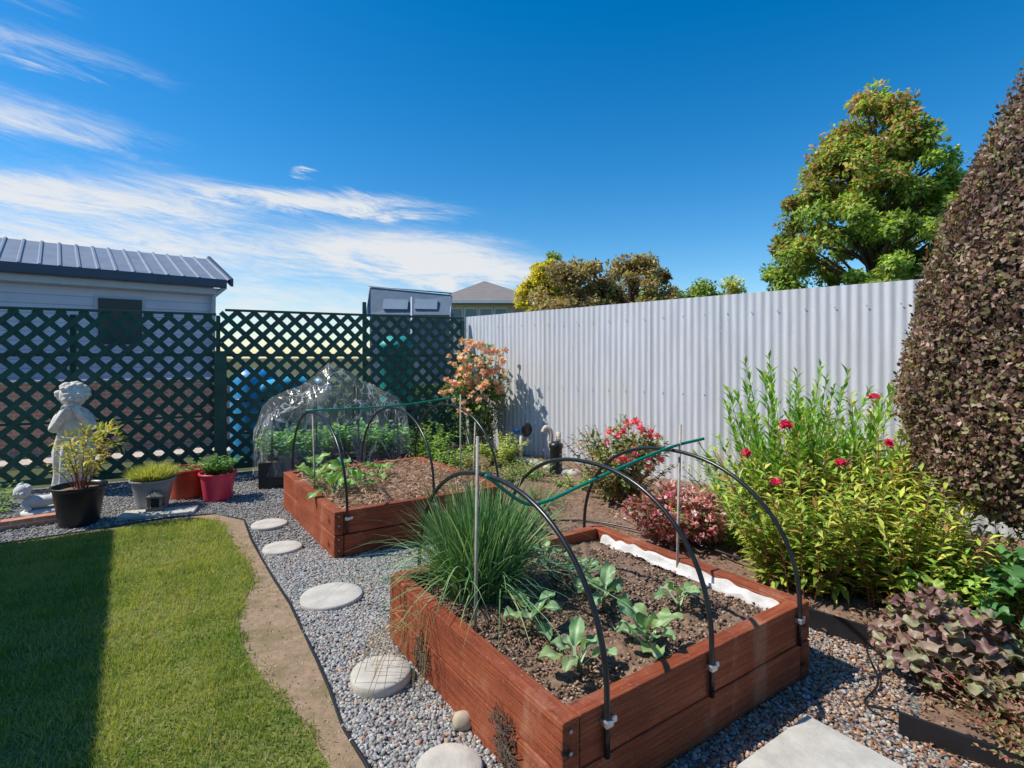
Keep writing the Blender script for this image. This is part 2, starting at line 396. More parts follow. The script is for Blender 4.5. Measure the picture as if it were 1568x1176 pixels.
# ---------------------------------------------------------------- garden soil behind beds
Pn=[(-2.6,7.3),(-1.8,6.9),(-1.02,6.25),(-.03,4.83),(.15,4.3),(.56,3.74),(.85,3.34),(1.05,3.10),(1.69,3.04),(1.94,2.67),(1.80,2.35),(1.56,2.11),(1.80,1.90),(2.5,1.2),(3.2,.6)]
Qn=[(-1.9,7.85),(-1.3,8.15),(-.75,8.5),(.0,7.78),(.6,7.18),(1.2,6.58),(1.7,6.08),(2.1,5.68),(2.7,5.08),(3.2,4.58),(3.5,4.28),(3.9,3.88),(4.4,3.38),(5.2,2.58),(6.0,1.78)]
def interp(L,t):
    x=t*(len(L)-1); i=min(int(x),len(L)-2); f=x-i
    return (L[i][0]*(1-f)+L[i+1][0]*f,L[i][1]*(1-f)+L[i+1][1]*f)
V=[];F=[];n=170;m=70
def gz(x,y,s):
    return .02+.12*s**.8+.03*mnoise.noise(Vector((x*2.5,y*2.5,0)))*min(1,s*6)+.014*mnoise.noise(Vector((x*11,y*11,0)))+.007*mnoise.noise(Vector((x*40,y*40,0)))
for i in range(n+1):
    a=interp(Pn,i/n);b=interp(Qn,i/n)
    for j in range(m+1):
        s=j/m; x=a[0]*(1-s)+b[0]*s; y=a[1]*(1-s)+b[1]*s
        V.append((x,y,gz(x,y,s)))
for i in range(n):
    for j in range(m):
        a=i*(m+1)+j; F.append((a,a+m+1,a+m+2,a+1))
pymesh('garden_soil_ground',V,F,M_gsoil,True)
VG=np.array(V); ng=16000
idx=rng.choice(len(VG),ng); P=VG[idx]+np.column_stack([rng.normal(0,.02,(ng,2)),rng.uniform(0,.012,ng)])
D=rdir(ng); D[:,2]*=.2
leafobj('leaf_litter',P,D,rdir(ng)*.4+[0,0,1],rng.uniform(.012,.04,ng),rng.uniform(.006,.018,ng),palette(ng,[(.38,.22,.14),(.24,.14,.095),(.50,.35,.25),(.13,.085,.06)]),M_leaf)
k=gpts(8000,.3,2.6,1.0,3.4,RF); n=len(k); k[:,2]+=rng.uniform(.008,.018,n); D=rdir(n); D[:,2]*=.2
leafobj('dry_leaf_litter',k,D,rdir(n)*.4+[0,0,1],rng.uniform(.012,.035,n),rng.uniform(.006,.015,n),palette(n,[(.42,.20,.11),(.30,.15,.09),(.52,.33,.21)]),M_leaf)
def strip(name,a,b,z,h):
    c=((a[0]+b[0])/2,(a[1]+b[1])/2,z+h/2); box(name,c,(math.dist(a,b),.012,h),M_black,ang(a,b),bevel=.003)
strip('plastic_garden_edging',(1.42,3.20),(1.95,2.66),0,.12)
strip('plastic_garden_edging',(1.53,2.14),(2.2,1.55),0,.10)
strip('plastic_garden_edging',(-.02,4.86),(.52,3.86),0,.12)
tube('irrigation_hose',spline([(1.53,2.14,.1),(1.5,2.3,.03),(1.66,2.45,.03),(1.72,2.62,.09),(1.85,2.7,.1)]),.005,M_hoop)
tube('irrigation_hose',spline([(-.05,4.9,.1),(.3,4.8,.06),(.8,4.6,.09),(1.5,3.9,.1),(1.75,3.3,.08)]),.008,M_hoop)

# ---------------------------------------------------------------- corrugated fence
def corr():
    m,nt,b=newmat('corrugated_iron'); v=coords(nt)
    n=noise(nt,v,1.2,5); n2=noise(nt,coords(nt,'Object',(6,6,.5)),3,6)
    a=nt.nodes.new('ShaderNodeAttribute'); a.attribute_name='col'
    c=ramp(nt,n2,[(.3,(.53,.54,.575)),(.7,(.68,.685,.71))])
    c=mixc(nt,1,c,a.outputs['Color'],'MULTIPLY')
    c=mixc(nt,ramp(nt,n,[(.48,(0,0,0)),(.72,(.5,.5,.5))]),c,(.60,.57,.52))
    sp=noise(nt,v,24,3,.8); c=mixc(nt,ramp(nt,sp,[(.66,(0,0,0)),(.72,(.7,.7,.7))]),c,(.82,.82,.80))
    st=noise(nt,coords(nt,'Object',(9,9,.7)),3.,5,.7); c=mixc(nt,ramp(nt,st,[(.58,(0,0,0)),(.78,(.55,.55,.55))]),c,(.40,.385,.37))
    nt.links.new(c,b.inputs['Base Color']); b.inputs['Roughness'].default_value=.5; b.inputs['Metallic'].default_value=.05
    return m
M_corr=corr()
C0=np.array((-.723,8.55)); dF=np.array((.7071,-.7071)); nF=np.array((-.7071,-.7071))
Lf=11.0; per=.082; ns=int(Lf/per*8); V=[];F=[];Cc=[]
sheet=rng.uniform(.90,1.06,40)
for i in range(ns+1):
    s=Lf*i/ns; off=.0056*math.cos(2*math.pi*s/per)+.005*math.sin(s*2.1)+.003*math.sin(s*5.3)
    p=C0+dF*s+nF*off; k=int(s/.82); dz=.008*math.sin(k*12.9)
    seam=.72 if (s/.82-k)*.82<.012 else 1
    for z in (0.,1.0,2.14+dz): V.append((p[0]+nF[0]*.004*math.sin(z*3+s*1.7),p[1]+nF[1]*.004*math.sin(z*3+s*1.7),z)); Cc.append([sheet[k]*seam]*3)
for i in range(ns):
    for j in range(2):
        a=i*3+j; F.append((a,a+3,a+4,a+1))
ef=empty('corrugated_iron_fence',(C0[0],C0[1],0))
npmesh('iron_sheets',np.array(V),np.array(F),M_corr,np.array(Cc),True,ef)
for z in (.35,1.1,1.95):
    c=C0+dF*Lf/2-nF*.05; box('rail',(c[0],c[1],z),(Lf,.05,.08),M_bark,ang((0,0),dF),ef)
V=[];F=[]
for z in (.35,1.1,1.95):
    for i in range(int(Lf/(per*3))):
        p=C0+dF*(i*per*3)+nF*.0125
        b=len(V)
        for k in range(6):
            a=k*math.pi/3; q=p+dF*.008*math.cos(a)+nF*.003; V.append((q[0],q[1],z+.008*math.sin(a)))
        F.append(tuple(range(b,b+6)))
pymesh('fixing_screws',V,F,M_steel,parent=ef)

# ---------------------------------------------------------------- lattice fence
LA=np.array((-5.9,5.85)); LB=np.array((-.76,8.48)); dL=LB-LA; LL=np.linalg.norm(dL); dL/=LL; nL=np.array((dL[1],-dL[0]))
el=empty('lattice_fence',(LA[0],LA[1],0))
def slats(name,s0,s1,z0,z1,per=.165,w=.042):
    V=[];F=[]
    for sg,off in ((1,.006),(-1,-.006)):
        k=s0-(z1-z0) if sg>0 else s0
        end=s1 if sg>0 else s1+(z1-z0)
        while k<end:
            if sg>0: za=max(z0,z0+(s0-k)); zb=min(z1,z0+(s1-k))
            else: za=max(z0,z0+(k-s1)); zb=min(z1,z0+(k-s0))
            if zb-za>.03:
                sa=k+sg*(za-z0); sb=k+sg*(zb-z0); hw=w*.7071
                b=len(V)
                for (s,z) in ((sa-hw*.7071,za+sg*hw*.7071),(sa+hw*.7071,za-sg*hw*.7071),(sb+hw*.7071,zb-sg*hw*.7071),(sb-hw*.7071,zb+sg*hw*.7071)):
                    for o2 in (off-.005,off+.005):
                        p=LA+dL*s+nL*o2; V.append((p[0],p[1],z))
                q=lambda i:b+i
                F+=[(q(0),q(2),q(4),q(6)),(q(1),q(7),q(5),q(3)),(q(0),q(1),q(3),q(2)),(q(2),q(3),q(5),q(4)),(q(4),q(5),q(7),q(6)),(q(6),q(7),q(1),q(0))]
            k+=per
    pymesh(name,V,F,M_lattice,parent=el)
def lrail(name,s0,s1,z,h,t,off=0):
    p=LA+dL*(s0+s1)/2+nL*off; box(name,(p[0],p[1],z),(s1-s0,t,h),M_lattice,ang((0,0),dL),el,.003)
sm=2.42
slats('lattice_left',0,sm,.08,2.04,.21,.044); slats('lattice_right',sm,LL,.08,2.10,.20,.044)
for k,(s0,s1,zt) in enumerate(((0,sm-.05,2.05),(sm+.05,LL,2.11))):
    lrail('top_cap',s0,s1,zt,.03,.05); lrail('mid_rail',s0,s1,1.53,.04,.05,-.04); lrail('bottom_rail',s0,s1,.09,.07,.05)
    lrail('low_rail',s0,s1,.75,.03,.04,-.045)
for s,z,w,off in ((sm,1.58,.14,.07),(4.25,2.3,.05,-.05),(.9,2.0,.06,-.08),(LL-.03,2.08,.06,0),(sm-.03,2.04,.05,-.06)):
    p=LA+dL*s+nL*off; box('post',(p[0],p[1],z/2),(w,w,z),M_lattice,ang((0,0),dL),el,.004)

# ---------------------------------------------------------------- plants generic
def stemplant(name,base,nst,height,spread,lpl,ll,lw,cols,w=None,lean=.35,mat=None,up=.5,hvar=.3,stemr=.004,rooty=.06,stemmat=None,bare=.1,shrink=.3,dome=.25):
    e=empty(name,base); V=[];F=[];P=[];D=[];N=[];Ls=[];T=[]
    for i in range(nst):
        a=random.uniform(0,6.283); r=random.random()**.5
        bx=base[0]+rooty*r*math.cos(a); by=base[1]+rooty*r*math.sin(a)
        H=height*random.uniform(1-hvar,1)*(1-dome*r)
        tx=bx+spread*r*math.cos(a); ty=by+spread*r*math.sin(a)
        pts=[]
        for k in range(7):
            t=k/6; pts.append(Vector((bx+(tx-bx)*t**1.3+random.gauss(0,.004),by+(ty-by)*t**1.3+random.gauss(0,.004),base[2]+H*(t-lean*.25*r*t*t))))
        v,f=tubegeo(pts,[stemr*(1-.6*k/6) for k in range(7)],5); b=len(V); V+=v; F+=[tuple(x+b for x in g) for g in f]
        for k in range(lpl):
            t=bare+(1-bare)*(k+random.random())/lpl; x=t*6; q=min(int(x),5); ff=x-q
            p=pts[q]*(1-ff)+pts[q+1]*ff; tang=(pts[q+1]-pts[q]).normalized()
            an=k*2.4+random.uniform(-.5,.5); out=Vector((math.cos(an),math.sin(an),0))
            d=out*(1-up)+tang*up+Vector((random.gauss(0,.12),random.gauss(0,.12),random.gauss(0,.12)))
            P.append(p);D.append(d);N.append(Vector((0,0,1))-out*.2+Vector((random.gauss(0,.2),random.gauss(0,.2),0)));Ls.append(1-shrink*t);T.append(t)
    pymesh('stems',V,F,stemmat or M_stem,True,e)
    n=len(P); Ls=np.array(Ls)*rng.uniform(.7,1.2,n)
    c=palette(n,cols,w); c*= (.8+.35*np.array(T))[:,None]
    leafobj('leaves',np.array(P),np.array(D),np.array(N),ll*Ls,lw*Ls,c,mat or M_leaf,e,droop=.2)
    return e
def cloud(parent,c,rad,ncl,lpc,clr,ll,lw,cols,w=None,upd=.35,top=None):
    C=rdir(ncl)*(rng.uniform(0,1,(ncl,1))**.45)*np.array(rad)+np.array(c)
    n=ncl*lpc; cc=np.repeat(C,lpc,axis=0); g=rdir(n)*(rng.uniform(0,1,(n,1))**.5)
    P=cc+g*clr*np.repeat(rng.uniform(.6,1.3,ncl),lpc)[:,None]; P[:,2]=np.maximum(P[:,2],.03)
    out=(P-np.array(c))/np.array(rad)
    col=palette(n,cols,w)*np.repeat(rng.uniform(.7,1.25,ncl),lpc)[:,None]
    leafobj('foliage',P,g*.6+out*.4+rdir(n)*.4+[0,0,upd],g*.4+rdir(n)*.4+[0,0,1.],rng.uniform(.6,1.2,n)*ll,rng.uniform(.7,1.1,n)*lw,col,M_leaf,parent,droop=.2)
def blossoms(name,C,r,cols,parent,pet=16,jit=.3):
    C=np.asarray(C,float); n=len(C)*pet; P=np.repeat(C,pet,axis=0); D=rdir(n); D[:,2]=D[:,2]*.7+.25
    N=rdir(n); R=np.repeat(rng.uniform(1-jit,1+jit,len(C)),pet)*r
    leafobj(name,P,D,N,R,R*.75,palette(n,cols,j=.15),M_leaf,parent,fold=.2,droop=.1)
def ball(n,c,r):
    p=rdir(n)*(rng.uniform(0,1,(n,1))**.4); return p*np.array(r)+np.array(c)

def chives():
    e=empty('chive_clump',(-.2,2.86,.28)); n=1600; seg=7
    a=rng.uniform(0,6.283,n); r=rng.uniform(0,1,n)**.6
    bx=-.17+.18*r*np.cos(a); by=2.82+.16*r*np.sin(a); H=rng.uniform(.28,.66,n)*(1-.08*r)
    out=r*rng.uniform(.02,.30,n)+rng.uniform(0,.07,n); a2=a+rng.normal(0,.6,n)
    fl=(rng.uniform(size=n)<.16); dr=np.where(fl,rng.uniform(.4,.9,n),(rng.uniform(0,1,n)**4)*.35); out=out+fl*.14
    V=[]; w=rng.uniform(.0026,.0046,n); pa=rng.uniform(0,6.283,n); px,py=np.cos(pa)*w,np.sin(pa)*w
    for k in range(seg+1):
        t=k/seg; x=bx+np.cos(a2)*out*t**1.8*(1+dr); y=by+np.sin(a2)*out*t**1.8*(1+dr); z=.27+H*(t-dr*t**3)
        ww=(1-t**4*.9)
        V.append(np.column_stack([x-px*ww,y-py*ww,z])); V.append(np.column_stack([x+px*ww,y+py*ww,z]))
    V=np.stack(V,1).reshape(-1,3); b=(np.arange(n)*(seg+1)*2)[:,None]
    F=np.concatenate([b+np.array([[2*k,2*k+1,2*k+3,2*k+2]]) for k in range(seg)],0)
    c=palette(n,[(.08,.18,.07),(.14,.30,.11),(.24,.42,.17),(.44,.56,.26)],[.2,.35,.3,.15])
    npmesh('blades',V,F,M_leafg,np.repeat(c,(seg+1)*2,axis=0),parent=e,smooth=True)
chives()

def bigleaves(name,base,specs,col,rib,mat,parent=None,wave=.1,lobes=0):
    nu,nv=6,9; V=[];F=[];Cc=[]
    for (p0,az,tilt,L,W,stemL,curl) in specs:
        cl=col[random.randrange(len(col))] if isinstance(col,list) else col
        d=Vector((math.cos(az),math.sin(az),0)); s=Vector((-math.sin(az),math.cos(az),0)); ph=random.uniform(0,6)
        cv=random.uniform(.75,1.25)
        b=len(V)
        p=Vector(p0); el_=tilt; pts=[];ups=[]
        st=stemL; p=p+(d*math.cos(el_)+Vector((0,0,math.sin(el_))))*st
        for i in range(nv+1):
            pts.append(p.copy()); ups.append((Vector((0,0,math.cos(el_)))-d*math.sin(el_)))
            el_-=curl/nv; p=p+(d*math.cos(el_)+Vector((0,0,math.sin(el_))))*(L/nv)
        for i in range(nv+1):
            t=i/nv; wd=W*.5*(math.sin(math.pi*min(1,(t*.93+.05)))**.65)*(.75+.35*t if not lobes else 1)
            if lobes: wd*=1+.22*math.cos(t*math.pi*lobes)
            else: wd*=1+.07*math.sin(t*17+ph)
            for j in range(nu+1):
                q=j/nu*2-1
                z=abs(q)*W*.13+wave*W*math.sin(t*9+ph+q*2)*abs(q)
                V.append(pts[i]+s*(wd*q)+ups[i]*z)
                k=math.exp(-(q*7)**2); vein=.5*(math.sin(t*26+abs(q)*5)>.85)*.35
                cc=[(cl[x]*cv*(1-k-vein)+rib[x]*(k+vein)) for x in range(3)]; Cc.append(cc)
        for i in range(nv):
            for j in range(nu):
                a=b+i*(nu+1)+j; F.append((a,a+nu+1,a+nu+2,a+1))
        b=len(V); q0=Vector(p0)
        for q,wd in ((q0,.006),(pts[0],.004)):
            V+= [q-s*wd,q+s*wd]; Cc+=[rib,rib]
        F.append((b,b+1,b+3,b+2))
    return npmesh(name,np.array(V),np.array(F),mat,np.array(Cc),True,parent)
def cabbage(x,y,z,sc,n=8,col=(.23,.38,.17),name='brassica_seedling'):
    e=empty(name,(x,y,z)); sp=[]; a0=random.uniform(0,6)
    cs=[col,(col[0]*.8,col[1]*.9,col[2]*.8),(col[0]*1.25,col[1]*1.1,col[2]*.9)]
    for i in range(n):
        f=i/n; az=a0+i*2.4+random.uniform(-.2,.2)
        sp.append(((x+random.gauss(0,.006),y+random.gauss(0,.006),z+.03+.05*f*sc),az,random.uniform(.3,.75)+.6*f,sc*random.uniform(.07,.13),sc*random.uniform(.06,.095),sc*(.075*(1-f*.5)),random.uniform(.5,1.3)))
    bigleaves('leaves',None,sp,cs,(.46,.58,.36),M_leafg,e,.14)
    tube('stalk',[(x,y,z-.03),(x,y,z+.08*sc)],[.009,.006],M_stem,e)
for (x,y,s,n) in [(.09,2.42,1.0,8),(.257,2.09,.97,9),(.555,2.22,1.1,10),(.443,2.62,1.05,9),(.80,2.60,.95,8),(.366,2.9,.97,8),(.02,2.62,.55,6),(.2,3.15,.85,6)]:
    cabbage(x,y,.27,s,n)
for (x,y,s) in [(-1.50,4.55,1.0),(-1.75,4.85,1.1),(-1.62,5.15,1.0),(-1.95,5.35,1.1),(-1.35,4.75,.9),(-1.3,5.25,.9)]:
    cabbage(x,y,.31,s*1.3,8,(.20,.40,.09),'leafy_green_plant')
V=[];F=[]
for i in range(34):
    bx,by=-.45+random.uniform(-.05,.12),2.72+random.uniform(-.35,.12); a=random.uniform(2.6,4.8); L=random.uniform(.1,.28)
    pts=[(bx+math.cos(a)*L*t,by+math.sin(a)*L*t,.30+.16*t-.42*t*t*random.uniform(.8,1.1)) for t in (0,.25,.5,.75,1)]
    v,f=tubegeo(pts,.0014,4); b=len(V); V+=v; F+=[tuple(x+b for x in g) for g in f]
pymesh('dry_trailing_stems',V,F,plain('straw_stem',(.36,.27,.10),.8,.3,20,0))
V=[];F=[]
for (t0,z0_) in ((.30,.10),(.30,.05),(.33,.14),(1.02,.12),(1.04,.08)):
    for i in range(30):
        c=N1+Vv*t0-U*.004; p=Vector((c[0],c[1],z0_)); pts=[p.copy()]
        th=random.uniform(0,6.28)
        for k in range(6):
            th+=random.gauss(0,.5); l=random.uniform(.008,.024); p=p+Vector((Vv[0]*math.cos(th)*l,Vv[1]*math.cos(th)*l,math.sin(th)*l)); p.z=max(p.z,.015)
            pts.append(p-Vector((U[0],U[1],0))*random.uniform(0,.006))
        v,f=tubegeo(pts,.0020,4); b=len(V); V+=v; F+=[tuple(x+b for x in g) for g in f]
pymesh('dried_root_tufts',V,F,M_bark)

# ---------------------------------------------------------------- right hand planting
GRN=[(.22,.43,.07),(.33,.54,.10),(.12,.26,.05),(.44,.58,.14)]
YEL=[(.52,.58,.09),(.33,.48,.07),(.66,.62,.14),(.17,.28,.05),(.50,.28,.10)]
redstem=plain('reddish_stem',(.32,.11,.07),.6,.3,10,0)
e=stemplant('tall_green_shrub',(2.04,4.0,.08),72,1.58,.38,50,.13,.036,GRN,[.35,.35,.15,.15],up=.66,rooty=.30,hvar=.50,dome=.12)
cloud(e,(2.08,3.95,.42),(.40,.3,.38),26,40,.12,.12,.036,GRN,[.35,.3,.2,.15],.7)
e=stemplant('phlox_plant',(1.90,3.50,.05),84,1.08,.36,38,.11,.030,YEL,[.25,.35,.12,.18,.10],up=.4,rooty=.30,stemmat=redstem,hvar=.42,bare=.03,dome=.15)
cloud(e,(1.95,3.48,.30),(.38,.3,.30),26,40,.10,.11,.032,YEL,[.28,.32,.12,.2,.08],.3)
e=stemplant('phlox_plant',(2.36,3.28,.05),84,1.0,.36,38,.11,.030,YEL,[.32,.28,.2,.12,.08],up=.4,rooty=.30,stemmat=redstem,hvar=.42,bare=.03,dome=.15)
cloud(e,(2.40,3.3,.30),(.38,.3,.30),26,40,.10,.11,.032,YEL,[.34,.28,.18,.14,.06],.3)
e=stemplant('phlox_plant',(2.50,3.75,.05),70,1.30,.36,40,.115,.034,YEL,[.22,.40,.12,.18,.08],up=.5,rooty=.28,stemmat=redstem,hvar=.42,dome=.12)
cloud(e,(2.50,3.75,.45),(.38,.3,.40),28,40,.11,.11,.034,GRN,None,.4)
stemplant('low_green_shrub',(2.68,3.0,.03),56,.66,.34,22,.09,.032,YEL[:2]+GRN,up=.45,rooty=.2)
e=empty('pink_phlox_flowers',(2,3.6,1))
fl=[]
for c,r in (((1.77,3.5,1.06),.032),((1.60,3.70,.84),.036),((2.5,3.72,1.22),.04),((2.3,3.3,.98),.026),((2.0,3.3,.86),.022),((1.66,3.4,.72),.022)): fl+=list(ball(8,c,(r,r,r*.7)))
blossoms('petals',fl,.024,[(.85,.07,.20),(.75,.04,.16)],e,12)
stemplant('small_green_perennial',(1.58,4.05,.08),24,.5,.32,16,.09,.03,GRN,up=.5,rooty=.1)
stemplant('small_green_perennial',(2.0,5.0,.1),26,.5,.32,16,.09,.03,GRN,up=.5,rooty=.12)
RB=[(.22,.30,.10),(.30,.36,.12),(.44,.20,.12),(.13,.19,.06),(.52,.42,.17)]
e=stemplant('pink_rose_bush',(1.06,5.35,.1),54,.95,.46,26,.07,.048,RB,[.3,.25,.2,.15,.1],up=.2,rooty=.16,stemr=.005,stemmat=redstem,hvar=.5,bare=.18)
cloud(e,(1.06,5.3,.48),(.40,.32,.34),34,44,.10,.065,.045,RB,[.34,.22,.16,.2,.08],.1)
blossoms('flowers',np.concatenate([ball(14,(1.10,5.12,.78),(.34,.22,.13)),ball(10,(1.15,4.98,.58),(.28,.15,.12))]),.048,[(.90,.24,.34),(.94,.45,.50),(.78,.10,.18)],e,14)
RC=[(.46,.14,.14),(.66,.33,.32),(.30,.08,.08),(.22,.24,.10),(.80,.58,.54)]
e=stemplant('pink_flowering_shrub',(1.27,4.2,.08),60,.44,.36,16,.05,.038,RC,up=.2,rooty=.2,stemmat=redstem)
cloud(e,(1.27,4.18,.27),(.42,.33,.22),44,40,.07,.05,.036,RC,[.26,.26,.18,.16,.14],.2)
blossoms('flowers',ball(110,(1.27,4.12,.32),(.40,.32,.20)),.036,[(.70,.22,.25),(.90,.56,.56),(.50,.10,.12),(.92,.78,.73)],e,12)
RL=[(.17,.30,.08),(.27,.39,.10),(.37,.29,.13),(.10,.18,.05)]
e=stemplant('peach_rose_bush',(-.50,7.72,.1),34,1.66,.36,28,.085,.058,RL,up=.25,rooty=.16,stemr=.009,hvar=.45,bare=.25,lean=0,dome=.1)
cloud(e,(-.48,7.62,1.12),(.42,.22,.52),36,40,.11,.075,.052,RL,[.34,.3,.16,.2],.1)
blossoms('flowers',np.concatenate([ball(54,(-.46,7.46,1.42),(.46,.22,.40)),ball(32,(-.55,7.38,1.05),(.44,.2,.34))]),.062,[(.90,.56,.38),(.94,.72,.54),(.88,.48,.36),(.95,.87,.76),(.88,.46,.44)],e,16)
stemplant('yellow_green_shrub',(-.15,7.1,.1),44,.48,.28,24,.07,.036,[(.50,.58,.14),(.30,.44,.09),(.64,.62,.2)],up=.3,rooty=.14)
stemplant('small_herb_plant',(.15,6.3,.06),40,.30,.24,16,.05,.026,GRN,up=.3,rooty=.2)
stemplant('small_herb_plant',(.7,5.9,.06),30,.25,.2,14,.05,.026,GRN,up=.3,rooty=.15)
stemplant('small_herb_plant',(-.75,6.9,.08),44,.42,.28,18,.07,.036,GRN,up=.3,rooty=.2)
stemplant('small_herb_plant',(-1.2,7.4,.08),50,.6,.34,18,.08,.04,GRN,up=.3,rooty=.2)
stemplant('small_herb_plant',(-.45,6.4,.08),34,.36,.26,16,.06,.03,RB,up=.3,rooty=.2)
stemplant('thyme_plant',(.12,4.75,.05),90,.20,.20,14,.022,.012,[(.18,.32,.10),(.30,.42,.15)],up=.4,rooty=.24,stemr=.002)
stemplant('thyme_plant',(.28,5.4,.06),80,.18,.22,14,.022,.012,[(.18,.32,.10),(.30,.42,.15)],up=.4,rooty=.22,stemr=.002)
def heuchera(x,y,n,R,Hh,col,rib,sz,name):
    e=empty(name,(x,y,0)); sp=[]
    for i in range(n):
        a=random.uniform(0,6.28); r=random.random()**.6
        sp.append(((x+R*r*math.cos(a)*.85,y+R*r*math.sin(a)*.85,.03+Hh*(1-.65*r*r)*random.uniform(.55,1)),a+random.gauss(0,.4),random.uniform(.0,.5),sz*random.uniform(.7,1.2),sz*random.uniform(.8,1.25),.02,random.uniform(.4,1.2)))
    bigleaves('leaves',None,sp,col,rib,M_leafg,e,.18,5)
    s=stemplant('x',(x,y,0.02),30,Hh*.8,R*.8,2,.02,.01,[col[0] if isinstance(col,list) else col],up=.4,rooty=.08,stemmat=redstem)
    adopt(s,e)
heuchera(1.97,2.45,230,.27,.40,[(.27,.13,.13),(.34,.24,.18),(.30,.31,.17),(.15,.07,.07)],(.40,.33,.22),.070,'purple_heuchera')
heuchera(2.10,2.15,50,.15,.2,[(.26,.24,.13),(.32,.17,.13)],(.38,.32,.22),.06,'bronze_heuchera')
heuchera(2.25,2.85,36,.20,.34,[(.36,.50,.08),(.26,.42,.07)],(.50,.60,.2),.08,'lime_heuchera')
heuchera(2.62,2.62,120,.28,.52,[(.07,.19,.06),(.12,.28,.08)],(.15,.28,.10),.10,'dark_green_perennial')
stemplant('red_leaf_groundcover',(2.0,1.93,.03),90,.28,.26,18,.028,.015,[(.42,.18,.12),(.27,.30,.10),(.54,.32,.18),(.16,.19,.07)],up=.5,rooty=.16,stemr=.002,stemmat=redstem)
stemplant('red_leaf_groundcover',(2.4,2.1,.03),80,.30,.28,18,.04,.022,[(.20,.30,.11),(.27,.19,.10),(.13,.20,.07)],up=.5,rooty=.2,stemr=.002)

# ---------------------------------------------------------------- topiary
prof=[(.35,.55),(.58,.66),(.75,.85),(.82,1.2),(.79,1.5),(.71,1.9),(.60,2.3),(.45,2.7),(.27,3.05),(.12,3.4),(.02,3.6)]
TX,TY=3.1,2.9
e=empty('purple_topiary_shrub',(TX,TY,0))
zs=np.array([p[1] for p in prof]); rs=np.array([p[0] for p in prof])
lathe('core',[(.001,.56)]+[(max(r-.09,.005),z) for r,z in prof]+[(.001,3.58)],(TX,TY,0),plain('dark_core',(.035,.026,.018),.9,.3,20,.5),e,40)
n=64000; z=rng.uniform(.5,3.62,n*2); R=np.interp(z,zs,rs); kp=rng.uniform(0,.85,n*2)<R; z=z[kp][:n]; R=R[kp][:n]; n=len(z)
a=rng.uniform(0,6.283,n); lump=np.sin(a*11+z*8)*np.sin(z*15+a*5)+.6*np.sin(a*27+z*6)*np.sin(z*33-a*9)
R=R+.018*np.sin(a*5+z*4)*np.sin(z*7+a*3)+.020*lump+rng.normal(0,.022,n)-.02
R=np.where(z<.62,R*rng.uniform(.2,1,n),R)
P=np.column_stack([TX+R*np.cos(a),TY+R*np.sin(a),z])
out=np.column_stack([np.cos(a),np.sin(a),np.full(n,.25)])
D=nrm(out*.5+rdir(n)*.9+[0,0,.35])
c=palette(n,[(.17,.085,.065),(.27,.15,.11),(.29,.27,.11),(.52,.38,.29),(.10,.05,.04)],[.26,.26,.24,.14,.10])
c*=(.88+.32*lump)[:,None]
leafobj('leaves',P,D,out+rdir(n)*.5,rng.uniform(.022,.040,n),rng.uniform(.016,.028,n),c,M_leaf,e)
for k in range(7):
    a=k*.9; tube('trunk',[(TX+.04*math.cos(a),TY+.04*math.sin(a),-.02),(TX+.1*math.cos(a),TY+.1*math.sin(a),.4),(TX+.3*math.cos(a),TY+.3*math.sin(a),.95)],[.03,.025,.012],M_bark,e)

# ---------------------------------------------------------------- trees
def tree(name,base,zb,zt,prof,ncl,lpc,ls,cols,w,clr=.5,red=None,trunk=.2):
    e=empty(name,base); bx,by,_=base
    hz=np.array([p[0] for p in prof]); hr=np.array([p[1] for p in prof])
    cc=[]
    while len(cc)<ncl:
        h=random.random(); R=float(np.interp(h,hz,hr)); 
        if random.random()*max(hr)>R: continue
        a=random.uniform(0,6.283); r=R*(random.random()**.35)
        cc.append((bx+r*math.cos(a),by+r*math.sin(a),zb+(zt-zb)*h,r/R if R>0 else 0))
    V=[];F=[]
    v,f=tubegeo([(bx,by,-.1),(bx+.1,by,zb*.6),(bx-.05,by,(zb+zt)*.5),(bx,by,zt*.95)],[trunk*1.2,trunk,trunk*.55,.03],8); V+=v;F+=f
    for c in cc[::2]:
        h0=max(zb*.5,c[2]-(zt-zb)*.22*random.uniform(.7,1.4)); mx=(bx*.5+c[0]*.5); my=(by+c[1])*.5
        v,f=tubegeo([(bx,by,h0),(mx,my,(h0+c[2])*.5+.1),(c[0],c[1],c[2])],[trunk*.35,trunk*.2,.015],5); b=len(V); V+=v;F+=[tuple(x+b for x in g) for g in f]
    pymesh('trunk_and_limbs',V,F,M_bark,True,e)
    n=ncl*lpc; C=np.repeat(np.array(cc),lpc,axis=0); 
    rad=np.repeat(rng.uniform(.5,1.25,ncl)*clr,lpc)[:,None]
    g=rdir(n)*(rng.uniform(0,1,(n,1))**.55); g[:,2]*=.75
    P=C[:,:3]+g*rad
    base_c=palette(n,cols,w)
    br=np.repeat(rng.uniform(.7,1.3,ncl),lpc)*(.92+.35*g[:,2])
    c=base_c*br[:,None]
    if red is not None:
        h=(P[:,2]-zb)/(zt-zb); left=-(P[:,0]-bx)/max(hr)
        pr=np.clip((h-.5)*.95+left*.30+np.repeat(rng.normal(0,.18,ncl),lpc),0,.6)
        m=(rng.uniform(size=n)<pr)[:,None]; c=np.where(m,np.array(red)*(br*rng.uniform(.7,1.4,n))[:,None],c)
    D=nrm(g+rdir(n)*.8+[0,0,-.15])
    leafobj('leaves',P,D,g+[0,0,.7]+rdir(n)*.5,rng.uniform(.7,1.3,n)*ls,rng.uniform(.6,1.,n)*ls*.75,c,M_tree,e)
    return e
G1=[(.25,.38,.07),(.37,.48,.10),(.52,.54,.14),(.14,.22,.05)]
